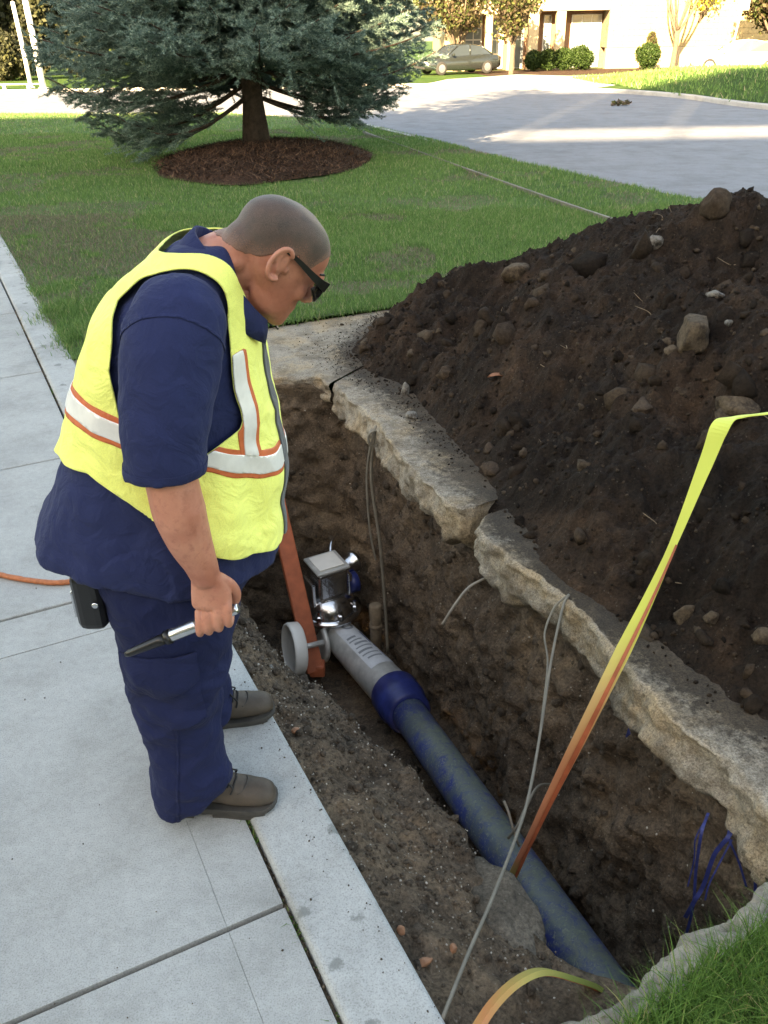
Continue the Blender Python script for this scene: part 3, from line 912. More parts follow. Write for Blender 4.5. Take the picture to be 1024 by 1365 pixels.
# torn roots and twigs sticking out of the heap
parts = []
for k in range(46):
    x, y = rng.uniform(.5, 2.2), rng.uniform(2.2, 5.4)
    if poly_sd(np.array([[x, y]]), HEAP)[0] < .12: continue
    z0 = float(heap_h(np.array([x]), np.array([y]))[0])
    d = rng.normal(size=3) * (.06, .06, .03); d[2] = abs(d[2]) * .6
    q0 = np.array((x, y, z0 - .01))
    parts.append(tube(spline([q0, q0 + d * .5 + rng.normal(0, .012, 3), q0 + d + rng.normal(0, .015, 3)], 4), [.002] * 4 + [.0016] * 4 + [.001], 5))
M['root'] = plain('dry root', (.20, .15, .10), .9, var=.3)
V, F = cat_(parts)
tag(obj('roots', V, F, M['root'], heap), kind='stuff')
# a dry leaf on the heap
lx, ly = .57, 4.10
lz = float(heap_h(np.array([lx]), np.array([ly]))[0]) + .012
u = np.linspace(0, 1, 9); V = []
for q in u:
    w = .022 * math.sin(math.pi * q) ** .8 * (1 + .2 * math.sin(9 * q)) + .001
    for s_ in (-1, 0, 1): V.append((lx - .04 + .09 * q, ly + s_ * w, lz + .012 * math.sin(3 * q) + abs(s_) * .008))
M['dryleaf'] = plain('dry orange leaf', (.30, .12, .06), .8, var=.3, scale=40)
V = np.array(V); leafobj = obj('dry_leaf', *shell(V, np.array([t for f in grid(9, 3) for t in ((f[0], f[1], f[2]), (f[0], f[2], f[3]))]), np.tile((0, 0, 1.0), (len(V), 1)), 0, .001), M['dryleaf'])
tag(leafobj, 'curled orange-brown dry leaf on the left part of the heap', 'leaf')

# ------------------------------------------------------------------ stones one can pick out
#   x, y, size(xyz), material, seed, tilt, label
ROCKS = [
(1.319, 3.55, (.115, .085, .10), 'rock_tan', 1, 'biggest square tan rock on the face of the heap'),
(1.378, 3.131, (.105, .07, .06), 'rock_tan', 2, 'wide tan rock below the biggest rock, above the strap'),
(0.13, 4.60, (.030, .022, .062), 'rock_pale', 3, 'pale upright pointed stone at the left foot of the heap'),
(0.15, 4.28, (.050, .032, .024), 'rock_pale', 4, 'pale flat stone lying alone on the broken slab'),
(1.396, 4.495, (.046, .04, .042), 'rock_pale', 5, 'grey stone just below the top edge of the heap'),
(1.497, 3.826, (.042, .03, .022), 'rock_pale', 7, 'flat pale stone above the biggest tan rock'),
(1.468, 3.567, (.024, .02, .018), 'rock_pale', 8, 'small whitish stone right of the biggest tan rock'),
(1.229, 3.529, (.034, .03, .026), 'rock_tan', 9, 'small tan stone left of and below the biggest rock'),
(0.843, 5.38, (.10, .07, .06), 'rock_tan', 10, 'tan lump on the left skyline of the heap'),
(0.284, 4.895, (.03, .024, .022), 'rock_tan', 11, 'small tan stone at the far left end of the heap'),
(0.501, 3.709, (.038, .03, .028), 'rock_brown', 13, 'upper of two brown clods at the heap foot by the slab break'),
(0.497, 3.566, (.055, .04, .036), 'rock_brown', 14, 'lower, larger of two brown clods at the heap foot by the slab break'),
(1.022, 2.387, (.044, .04, .04), 'rock_tan', 15, 'round tan stone right of the strap at the heap foot'),
(1.064, 2.295, (.028, .025, .026), 'rock_tan', 16, 'smaller round stone below the round tan stone right of the strap'),
(1.66, 4.47, (.10, .08, .085), 'clod', 17, 'large dark clod sticking up on top of the heap'),
(1.079, 3.335, (.07, .05, .04), 'rock_brown', 18, 'reddish brown clod in the middle of the heap face'),
(1.175, 2.161, (.04, .03, .03), 'rock_tan', 19, 'tan stone on the slab at the right picture edge'),
(0.024, 1.326, (.011, .012, .014), 'rock_orange', 21, 'upper left of the three orange pebbles near the strap loop'),
(0.079, 1.252, (.020, .013, .012), 'rock_orange', 22, 'flat lower orange pebble of the three near the strap loop'),
(0.147, 1.286, (.013, .012, .013), 'rock_orange', 23, 'right one of the three orange pebbles near the strap loop'),
(-0.281, 1.989, (.014, .012, .012), 'rock_orange', 24, 'orange pebble on the soil beside the far boot'),
(-0.408, 2.384, (.014, .012, .011), 'rock_pale', 25, 'pale pebble on the soil beside the white roller'),
]
for x, y, sx, mat_, seed, lab in ROCKS:
    V, F = rock_mesh(seed, sx, 0.30, 3, 11)
    zz = float(max(heap_h(np.array([x]), np.array([y]))[0], 0.0))
    if poly_sd(np.array([[x, y]]), HEAP)[0] < 0:
        hit = TRENCH_BVH.ray_cast(Vector((x, y, 2)), Vector((0, 0, -1)))[0]
        zz = 0.0
        if hit is not None and hit.z > -.4 and x < 0.5 - (y - 1.3) * .5: zz = hit.z
    r = np.array(Matrix.Rotation(seed * 1.3, 3, 'Z'))
    V = V @ r.T
    zz -= V[:, 2].min() * 0.40
    o = obj('stone', V, F, M[mat_], None)
    o.location = (x, y, zz)
    tag(o, lab, 'stone', 'loose stones round the trench')

# grey compacted lump of clay at the lip of the near bank
V, F = rock_mesh(91, (.21, .10, .055), .35, 4, 9)
V += (.006 * fbm(V, 30, 3, 8))[:, None]
V = V @ np.array(Matrix.Rotation(math.radians(116), 3, 'Z')).T
M['clay'] = soil('compacted clay', [(.075, .066, .054), (.11, .097, .08), (.16, .14, .115)], specks=.2, bs=.6)
o = obj('clay_lump', V, F, M['clay'], None, True); o.location = (.285, 1.475, -.232)
tag(o, 'long grey lump of compacted clay on the lip of the near bank', 'clay lump')

# ------------------------------------------------------------------ grass
def blades(P, h, w, rng, lean=0.35, seg=1, bend=0.3, zoff=None):
    """P (n,3) roots"""
    n = len(P)
    a = rng.uniform(0, 2 * np.pi, n)
    side = np.c_[np.cos(a), np.sin(a), np.zeros(n)]
    ld = rng.uniform(0, 2 * np.pi, n)
    L = np.c_[np.cos(ld), np.sin(ld), np.zeros(n)] * (rng.random(n) * lean)[:, None]
    up = np.array([0, 0, 1.0])
    h = np.asarray(h)[:, None]; w = np.asarray(w)[:, None]
    if seg == 1:
        V = np.stack([P - side * w / 2, P + side * w / 2, P + h * (up + L)], 1).reshape(-1, 3)
        F = np.arange(n * 3).reshape(-1, 3)
        return V, F
    rows = []
    for k in range(seg):
        t = k / seg
        c = P + h * (up * (t - bend * t * t * .5) + L * (t + bend * 2 * t * t))
        rows += [c - side * w / 2 * (1 - t * .75), c + side * w / 2 * (1 - t * .75)]
    rows.append(P + h * (up * (1 - bend * .5) + L * (1 + bend * 2)))
    m = len(rows)
    V = np.stack(rows, 1).reshape(-1, 3)
    b = (np.arange(n) * m)[:, None]
    F = []
    for k in range(seg - 1):
        q = 2 * k
        F += [b + np.array([[q, q + 1, q + 3]]), b + np.array([[q, q + 3, q + 2]])]
    q = 2 * (seg - 1)
    F.append(b + np.array([[q, q + 1, q + 2]]))
    return V, np.vstack(F)

rng = np.random.default_rng(5)
BED_C, BED_R = np.array((-1.85, 15.35)), np.array((1.75, 2.6))
def lawn_pts(n, x0, x1, y0, y1):
    P = np.c_[rng.uniform(x0, x1, n), rng.uniform(y0, y1, n)]
    ok = poly_sd(P, LAWN_POLY) > -.03
    ok &= poly_sd(P, HEAP) < 0.05
    ok &= (np.sum(((P - BED_C) / BED_R) ** 2, 1) > 1.0)
    # only what the camera's side of the place can show
    ok &= (np.abs(P[:, 0]) < P[:, 1] * 0.62 + .3)
    P = P[ok]
    z = G(P[:, 1]) + 0.035 * fbm(np.c_[P, np.zeros(len(P))], 0.4, 3, seed=3)
    return np.c_[P, z - .004]
parts = [lawn_pts(230000, -5.2, 3.5, 5.2, 10.5), lawn_pts(230000, -9, 5, 10.5, 21), lawn_pts(60000, -15, 1.5, 21, 33)]
P = np.vstack(parts)
dist = P[:, 1]
dead = fbm(np.c_[P[:, :2], np.zeros(len(P))], 1.0, 4, 91) + 0.25 * fbm(np.c_[P[:, :2], np.zeros(len(P))], 5, 2, 92)
near_kerb = np.clip(1 - (P[:, 0] - (0.105 - .49 * (P[:, 1] - 1.06))) / 2.8, 0, 1) * np.clip((13 - P[:, 1]) / 3, 0, 1)
dead = dead + near_kerb * .50 - .10
isd = (dead > .22) & (rng.random(len(P)) < .75)
hgt = rng.uniform(.03, .062, len(P)) * np.where(isd, .6, 1) * (1 + .25 * fbm(np.c_[P[:, :2], np.zeros(len(P))], 2.2, 2, 93))
wid = 0.0035 + 0.00055 * dist
sel = ~isd & (rng.random(len(P)) > np.clip((dead - .15) * 1.6, 0, .75))
V, F = blades(P[sel], hgt[sel], wid[sel], rng, .9)
tag(obj('grass', V, F, M['blade']), 'mown green lawn grass between pavement and road', 'grass', kind='stuff')
V, F = blades(P[isd], hgt[isd], wid[isd], rng, 1.6)
tag(obj('dry_grass', V, F, M['blade_dead']), 'dry straw-coloured grass patches in the lawn', 'grass', kind='stuff')
# tall tufts over the kerb at the left and beside the driveway
P = np.vstack([np.c_[rng.normal(-2.06, .06, 900), rng.normal(5.75, .13, 900), np.zeros(900)],
               np.c_[rng.normal(-2.36, .07, 700), rng.normal(6.35, .16, 700), np.zeros(700)]])
t = rng.uniform(0, 1, 1500)
L0, L1 = np.array((-1.9, 5.33)), np.array((1.6, 7.05))
Q = L0 + t[:, None] * (L1 - L0) + rng.normal(0, .03, (1500, 2))
P = np.vstack([P, np.c_[Q, np.zeros(1500)]])
V, F = blades(P, rng.uniform(.04, .09, len(P)), np.full(len(P), .006), rng, .55, 3, .3)
tag(obj('grass_fringe', V, F, M['blade']), 'longer unmown grass fringe along the lawn edge', 'grass', kind='stuff')
# near lawn at the bottom right corner
A = np.array([(.30, .82), (.42, .96), (.515, 1.045), (.60, 1.10), (.72, 1.17), (.873, 1.255), (1.1, 1.36), (1.6, 1.55), (3.0, 1.75)])
B = A + np.array([(.3, -.8)])
V, F = lofted(eq(A, 40), eq(B, 40), 8, .012)
struct('near_lawn', V, F, M['turf'])
poly = np.vstack([A, B[::-1]])
P = np.c_[rng.uniform(.3, 1.5, 60000), rng.uniform(.75, 1.6, 60000)]
P = P[poly_sd(P, poly) > -.02][:24000]
V, F = blades(np.c_[P, np.full(len(P), .005)], rng.uniform(.05, .115, len(P)), rng.uniform(.0018, .0036, len(P)), rng, .7, 3, .45)
tag(obj('grass_clump', V, F, M['blade_near']), 'thick long green grass at the near corner of the trench', 'grass', kind='stuff')
# weeds in the joint along the kerb
pts = []
for s_, k, sp_ in ((.62, 60, .03), (.55, 30, .02), (.25, 40, .04), (-.02, 25, .03), (1.0, 25, .05), (4.1, 30, .05)):
    q = sn(rng.normal(s_, sp_, k), rng.normal(-.003, .004, k)); pts.append(np.c_[q, np.full(k, -.012)])
P = np.vstack(pts)
V, F = blades(P, rng.uniform(.008, .024, len(P)), rng.uniform(.002, .005, len(P)), rng, 1.1, 2, .4)
tag(obj('joint_weeds', V, F, M['blade_near']), 'small green weeds growing in the joint along the kerb', 'weeds', kind='stuff')
q = np.vstack([sn(rng.uniform(-.3, 3.2, 260), .20 - np.abs(rng.normal(0, .05, 260))), sn(rng.uniform(-.3, 4, 90), rng.uniform(-1.2, .1, 90))])
zt = np.where((q - G0) @ KN > 0, .014, 0.0)
sz = rng.uniform(.0008, .0030, len(q))
Vc, Fc = scatter_lumps(np.c_[q, zt + sz * .4], sz, rng, 1, .5)
tag(obj('pavement_crumbs', Vc, Fc, M['clod_wall']), 'tiny soil crumbs scattered on the pavement and kerb', 'crumbs', kind='stuff')
q = sn(rng.uniform(-.3, 6, 700), rng.normal(-.002, .004, 700))
Vc, Fc = scatter_lumps(np.c_[q, np.full(700, -.012)], rng.uniform(.002, .005, 700), rng, 1, .4)
tag(obj('joint_grit', Vc, Fc, M['joint']), 'brown grit lying in the joint along the kerb', 'grit', kind='stuff')

# ------------------------------------------------------------------ spruce in its mulch bed
n_r, n_a = 16, 90
V = []
for i in range(n_r):
    t = 1 - i / (n_r - 1)
    for j in range(n_a):
        a = 2 * math.pi * j / n_a
        rr = t * (1 + .05 * math.sin(3 * a + 1) + .03 * math.sin(7 * a))
        x, y = BED_C + BED_R * rr * np.array((math.cos(a), math.sin(a)))
        V.append((x, y, float(G(y)) + 0.012 + 0.24 * (1 - t ** 2.2)))
V = np.array(V); V[:, 2] += .025 * fbm(V, 3, 4, 8) * np.clip(np.repeat(np.arange(n_r), n_a) / 3, 0, 1)
bed = tag(obj('mulch_bed', V, grid(n_r, n_a, True), M['mulch'], None, True), 'round mound of brown bark mulch round the spruce trunk', 'mulch bed')
P = rng.normal(size=(9000, 2)); P /= np.linalg.norm(P, axis=1)[:, None]; P *= np.sqrt(rng.random(9000))[:, None]
rr = np.linalg.norm(P, axis=1)
P = BED_C + BED_R * P * 1.0
z = G(P[:, 1]) + .012 + .24 * (1 - rr ** 2.2) + .012
V, F = blades(np.c_[P, z], rng.uniform(.02, .07, 9000), rng.uniform(.012, .03, 9000), rng, 4)
tag(obj('bark_chips', V, F, M['chip'], bed), kind='stuff')

SPR = np.array((-2.05, 15.9)); zb = float(G(15.9)) + .2
spruce = thing('spruce_tree', (SPR[0], SPR[1], zb), 'blue spruce with low spreading branches in the mulch bed', 'tree')
tz = np.linspace(-.15, 10.5, 14)
V, F = tube(np.c_[np.full(14, SPR[0]), np.full(14, SPR[1]), zb + tz], np.r_[.26, np.interp(tz[1:], [0, .6, 10.5], [.2, .165, .02])], 14)
V[:, :2] += (fbm(V, 5, 3, 4) * .02)[:, None]
obj('trunk', V, F, M['bark'], spruce, True)
branchV, branchF, nb = [], [], 0
NV = []
rng = np.random.default_rng(23)
def needles(P0, P1, n, L, w):
    """bottle-brush shoot between two points, as triangles"""
    d = P1 - P0; ln = np.linalg.norm(d); d = d / (ln + 1e-9)
    t = rng.random(n)
    r = rng.normal(size=(n, 3)); r -= np.outer(r @ d, d); r /= np.linalg.norm(r, axis=1)[:, None] + 1e-9
    r[:, 2] = r[:, 2] * .8 + .15
    dirn = r * .8 + d * .65
    root = P0 + np.outer(t, P1 - P0)
    s = np.cross(dirn, rng.normal(size=(n, 3))); s /= np.linalg.norm(s, axis=1)[:, None] + 1e-9
    LL = L * rng.uniform(.7, 1.2, n)[:, None]
    return np.stack([root - s * w / 2, root + s * w / 2, root + dirn * LL], 1)
z = .72
while z < 10:
    low = z < 3.6
    Rm = 3.45 * (1 - (z - .5) / 10.4) ** .8
    nbr = int((15 if low else 9) * (0.55 + .45 * Rm / 3.4)) + 2
    a0 = rng.uniform(0, 6.28)
    for k in range(nbr):
        a = a0 + 2 * math.pi * (k + rng.uniform(-.3, .3)) / nbr
        R = Rm * rng.uniform(.78, 1.06)
        front = -math.sin(a)
        if z < 1.25 and front > .35: continue
        if z < .95 and abs(math.cos(a)) < .75: continue
        if z < 1.2 and rng.random() < .25: continue
        droop = (-.62 if z < 1.0 else -.40 if z < 1.4 else -.16) * rng.uniform(.6, 1.3) * (.15 if front > .35 and z < 2 else 1)
        if z < 1.0 : R *= rng.uniform(.75, 1.0)
        m = 9
        t = np.linspace(0, 1, m)
        dirh = np.array((math.cos(a), math.sin(a)))
        side = np.array((-dirh[1], dirh[0]))
        rad = .12 + (R - .12) * t
        P = np.c_[SPR + np.outer(rad, dirh) + np.outer(.12 * np.sin(t * 3 + k) * t, side), zb + z + droop * R * .33 * np.sin(t * 2.4) + .10 * R * t ** 3]
        P[:, 2] = np.maximum(P[:, 2], zb - .05)
        Vb, Fb = tube(P, np.linspace(.035, .006, m) * (R / 3.2 + .2), 5)
        obj('branch', Vb, Fb, M['bark'], spruce, True)
        # side shoots, in a flat fan
        ns = int((24 if low else 6) * R / 3 * 2) + 4
        for q in range(ns):
            tq = rng.uniform(.12, 1.0) ** .8
            i0 = min(int(tq * (m - 1)), m - 2); f = tq * (m - 1) - i0
            p = P[i0] * (1 - f) + P[i0 + 1] * f
            sl_ = (R * .30 * (1.08 - tq) + .16) * rng.uniform(.6, 1.2)
            sg = rng.choice((-1, 1))
            dv = np.r_[dirh * .62 + side * sg * rng.uniform(.5, 1.0), rng.uniform(-.40, .26)]
            dv /= np.linalg.norm(dv)
            p1 = p + dv * sl_
            nn = int((64 if low else 12) * sl_ / .4) + 6
            NV.append(needles(p, p1, nn, .055 if low else .12, .010 if low else .03))
            for w_ in range(3 if low else 1):                     # twigs of the shoot
                u = rng.uniform(.25, .95)
                pp = p + dv * sl_ * u
                d2 = dv + np.r_[side * rng.uniform(-.9, .9), rng.uniform(-.35, .4)]; d2 /= np.linalg.norm(d2)
                l2 = sl_ * rng.uniform(.3, .55)
                NV.append(needles(pp, pp + d2 * l2, int((52 if low else 8) * l2 / .25) + 5, .055 if low else .12, .010 if low else .03))
        NV.append(needles(P[m // 2], P[-1], 60 if low else 20, .05, .01))
    z += (.20 if low else .5) * rng.uniform(.85, 1.15)
NV = np.vstack(NV)
obj('crown', NV.reshape(-1, 3), np.arange(len(NV) * 3).reshape(-1, 3), M['needle'], spruce)
# ------------------------------------------------------------------ background: trees, shrubs, building, cars
def leaf_cloud(n, C, R, size, rng, hollow=.5, asp=.6):
    C = np.asarray(C, float); R = np.asarray(R, float)
    if C.ndim == 1: C = C[None]; R = R[None] if R.ndim == 1 else R
    k = rng.integers(0, len(C), n)
    d = rng.normal(size=(n, 3)); d /= np.linalg.norm(d, axis=1)[:, None]
    r = (hollow + (1 - hollow) * rng.random(n)) ** .6
    P = C[k] + d * r[:, None] * R[k]
    u = rng.normal(size=(n, 3)); u /= np.linalg.norm(u, axis=1)[:, None]
    v = np.cross(u, rng.normal(size=(n, 3))); v /= np.linalg.norm(v, axis=1)[:, None]
    s = (size * rng.uniform(.6, 1.3, n))[:, None]
    V = np.stack([P - u * s, P - v * s * asp, P + u * s, P + v * s * asp], 1).reshape(-1, 3)
    return V, np.arange(n * 4).reshape(-1, 4)

def deciduous(name, x, y, h, spread, m, label, rng, n=9000, trunk=.16, fork=1.6, size=.10, limbs=6, crown0=.35, dens=1.0, group=None):
    z0 = float(G(y))
    t = thing(name, (x, y, z0), label, 'tree', group)
    V, F = tube([(x, y, z0 - .2), (x, y, z0 + .3), (x + .03, y, z0 + fork * .6), (x, y, z0 + fork)], [trunk * 1.3, trunk, trunk * .92, trunk * .85], 10)
    obj('trunk', V, F, M['bark2'], t, True)
    C, R = [], []
    for k in range(limbs):
        a = 2 * math.pi * k / limbs + rng.uniform(-.3, .3)
        top = np.array((x + math.cos(a) * spread * rng.uniform(.4, .8), y + math.sin(a) * spread * rng.uniform(.4, .8), z0 + h * rng.uniform(.7, .95)))
        b = np.array((x, y, z0 + fork * rng.uniform(.85, .98)))
        mid = b * .55 + top * .45 + np.array((math.cos(a), math.sin(a), 0)) * spread * .12
        P = spline([b, mid, top], 5)
        V, F = tube(P, np.linspace(trunk * .55, .012, len(P)), 6)
        obj('limb', V, F, M['bark2'], t, True)
        for q in (0.5, .75, 1.0):
            p = P[int(q * (len(P) - 1))]
            if p[2] - z0 > h * crown0:
                C.append(p + rng.normal(0, .25, 3)); R.append(np.array((1, 1, .8)) * spread * rng.uniform(.28, .45))
    if C and dens > 0:
        V, F = leaf_cloud(int(n * dens), C, R, size, rng, .25)
        obj('crown', V, F, m, t)
    return t

rng = np.random.default_rng(77)
def shrub(x, y, r, h, m, label, cat='shrub', n=5200, group=None, size=.05, sq=1.0):
    z0 = float(G(y))
    t = thing('shrub', (x, y, z0), label, cat, group)
    V, F = tube([(x, y, z0 - .1), (x, y, z0 + h * .4)], [.05, .03], 6)
    obj('stem', V, F, M['bark2'], t)
    k = 60
    d = rng.normal(size=(k, 3)); d /= np.linalg.norm(d, axis=1)[:, None]
    d = np.sign(d) * np.abs(d) ** sq
    C = np.array((x, y, z0 + h * .52)) + d * np.array((r, r, h * .48)) * .78
    V, F = leaf_cloud(n, C, np.full((k, 3), r * .3), size, rng, .1)
    V[:, 2] = np.maximum(V[:, 2], z0 + .01)
    # dark leafy core
    B, FB_ = ico(2)
    V2, F2 = leaf_cloud(n // 2, [(x, y, z0 + h * .5)], [(r * .85, r * .85, h * .45)], size * 1.2, rng, .0)
    V2[:, 2] = np.maximum(V2[:, 2], z0 + .01)
    obj('foliage', np.vstack([V, V2]), np.vstack([F, F2 + len(V)]), m, t)
for x, r, h, lab in ((8.95, .55, 1.05, 'leftmost and smallest of the four clipped shrubs before the pale building'),
                     (9.75, .62, 1.15, 'second clipped shrub from the left before the pale building'),
                     (10.62, .62, 1.15, 'third clipped shrub from the left before the pale building'),
                     (11.6, .75, 1.25, 'rightmost and largest of the four clipped shrubs before the pale building')):
    shrub(x, 55.3, r, h, M['leaf_box'], lab, group='clipped shrubs in a row')
shrub(15.15, 54.5, .72, 1.35, M['leaf_box'], 'single round clipped shrub standing left of the bare forked tree')
shrub(15.75, 56.3, .35, 2.0, M['leaf_r'], 'small brown pointed shrub behind the single clipped shrub', size=.06)
# bare forked tree
deciduous('forked_tree', 16.6, 54.5, 6.5, 2.3, M['leaf_r'], 'thin tree with several upright forked limbs by the building corner', rng, 500, .15, 1.9, .09, 6, .75, .6)
deciduous('russet_tree', 7.0, 50.5, 5.2, 1.9, M['leaf_r'], 'russet and green leaved tree before the left bays of the building', rng, 4200, .13, 1.5, .10, 7, .34)
deciduous('russet_tree', 4.6, 56.5, 6.0, 2.2, M['leaf_r'], 'reddish tree standing behind the parked grey car', rng, 5200, .15, 1.2, .11, 7, .22)
deciduous('russet_tree', 20.3, 50.0, 5.5, 2.6, M['leaf_r'], 'broad reddish tree behind the signpost at the right edge', rng, 7500, .15, 1.4, .11, 8, .28)
deciduous('russet_tree', 18.6, 57.5, 6.5, 2.2, M['leaf_y'], 'yellowing tree against the sunny wall right of the forked tree', rng, 2600, .13, 2.2, .11, 7, .4)
for x, y, h, sp_, m_, lab in ((-25.0, 60, 10, 4.2, 'leaf_d', 'dark broad tree left of the white poles across the road'),
                             (-20.5, 66, 11, 4.0, 'leaf_d', 'dark tree seen between the two white poles'),
                             (-15.5, 70, 9, 3.8, 'leaf_y', 'yellow leaved tree behind the right white pole'),
                             (-8.0, 74, 11, 5.0, 'leaf_g', 'green tree far behind the left half of the spruce'),
                             (0.5, 76, 11, 5.0, 'leaf_d', 'dark green tree far behind the right half of the spruce'),
                             (-29, 52, 10, 4.0, 'leaf_d', 'dark tree at the left picture edge across the road')):
    deciduous('broadleaf_tree', x, y, h, sp_, M[m_], lab, rng, 9000, .32, 1.6, .22, 9, .10)
for x, y, r, h, m_, lab in ((-20.5, 54.5, 1.6, 2.3, 'leaf_d', 'dark rounded bush left of the white poles'), (-17.2, 58, 1.4, 2.2, 'leaf_d', 'dark bush between the white poles'),
                           (-14.0, 62, 2.0, 2.4, 'leaf_g', 'green bush right of the white poles beside the spruce'),
                           (21.3, 46.5, 1.7, 1.9, 'leaf_r', 'brown dense hedge bush behind the white cabinet'),
                           (-27.5, 58, 3.2, 5.5, 'leaf_d', 'tall dark bush at the left picture edge beyond the road'), (-22.0, 63, 3.0, 6.0, 'leaf_d', 'tall dark bush behind the left white pole'),
                           (-17.0, 66, 2.6, 5.5, 'leaf_g', 'tall green bush behind the right white pole'), (-11.5, 70, 3.4, 6.0, 'leaf_d', 'tall dark bush behind the left spruce branches'),
                           (18.0, 49.5, 1.0, 1.0, 'leaf_d', 'low dark bush behind the white car')):
    shrub(x, y, r, h, M[m_], lab, 'bush', 6500 if r < 2.2 else 15000, size=.11 if r < 2.2 else .2)

# pale building with columns
M['wall_w'] = plain('pale render', (0.36, 0.29, 0.19), .9, var=.06, scale=3, bump=.2, bscale=30, bdist=.01)
M['stone_w'] = plain('pale stone block', (0.33, 0.25, 0.14), .9, var=.2, scale=5, bump=.4, bscale=20, bdist=.01)
M['brown_w'] = plain('brown brick', (0.20, 0.115, 0.075), .9, var=.2, scale=8, bump=.3)
M['glass'] = plain('window glass', (0.16, 0.19, 0.21), .08, var=.2, scale=.8, bump=.05, bscale=2, Specular_IOR_Level=.8)
M['frame'] = plain('metal frame', (0.5, 0.5, 0.5), .5, .3, var=.05)
BY = 57.2; BZ = -1.15
bld = thing('pale_building', (14, BY, BZ), 'sunlit pale building with columns and recessed brown bays', 'building')
def bx(name, x0, x1, y0, y1, z0, z1, m, parent=bld, w=.02):
    return obj(name, *bbox(x0, x1, y0, y1, z0, z1, w, 1), m, parent)
RD = 1.6                                                          # depth of the recess
bx('back_wall', 4.6, 13.9, BY + RD, BY + RD + .3, BZ, 2.3, M['brown_w'])
bx('lintel', 4.0, 8.86, BY, BY + RD, 1.95, 7.0, M['wall_w'])
bx('lintel', 8.862, 13.42, BY + .003, BY + RD, 2.08, 7.0, M['wall_w'])
for x0, x1 in ((4.0, 5.2), (6.35, 6.75), (7.65, 8.1), (8.85, 9.42), (10.42, 10.95)):
    bx('column', x0, x1, BY + .02, BY + .55, BZ, 2.06 if x0 > 8.8 else 1.94, M['wall_w'])
bx('plinth', 13.42, 26, BY - .06, BY + .4, BZ, .15, M['wall_w'])
wall = bx('wall', 13.421, 26, BY, BY + 3, .16, 7.0, M['joint'])
for r in range(0, 12):
    k = 0
    x = 13.44 + (.3 if r % 2 else 0.0) - .3
    while x < 26:
        xa, xb = max(x, 13.43), min(x + .60, 25.98)
        if xb - xa > .06: obj('stone_block', *boxm(xa, xb - .012, BY - .018, BY + .1, .17 + r * .30, .17 + r * .30 + .288), M['stone_w'], wall)
        x += .60
for x0, x1, n in ((5.25, 6.3, 2), (6.8, 7.6, 2), (8.15, 8.8, 1), (9.9, 10.38, 1), (11.55, 13.35, 3)):
    f = bx('window', x0, x1, BY + RD - .12, BY + RD - .03, BZ + .25, 1.9, M['frame'])
    wd = (x1 - x0 - .08) / n
    for k in range(n):
        for z0, z1 in ((BZ + .32, .62), (.70, 1.84)):
            obj('pane', *boxm(x0 + .05 + k * wd + .03, x0 + .05 + (k + 1) * wd - .03, BY + RD - .135, BY + RD - .125, z0, z1), M['glass'], f)
bx('cornice', 3.9, 26.1, BY - .15, BY + 3, 7.0, 7.3, M['wall_w'])
bx('side_wall', 4.0, 4.3, BY + .56, BY + 12, BZ, 6.99, M['wall_w'])
bx('side_wall', 25.7, 25.99, BY + 3.01, BY + 12, BZ, 6.99, M['wall_w'])
bx('roof', 4.0, 26, BY + 3.01, BY + 12, 6.6, 6.98, M['wall_w'])

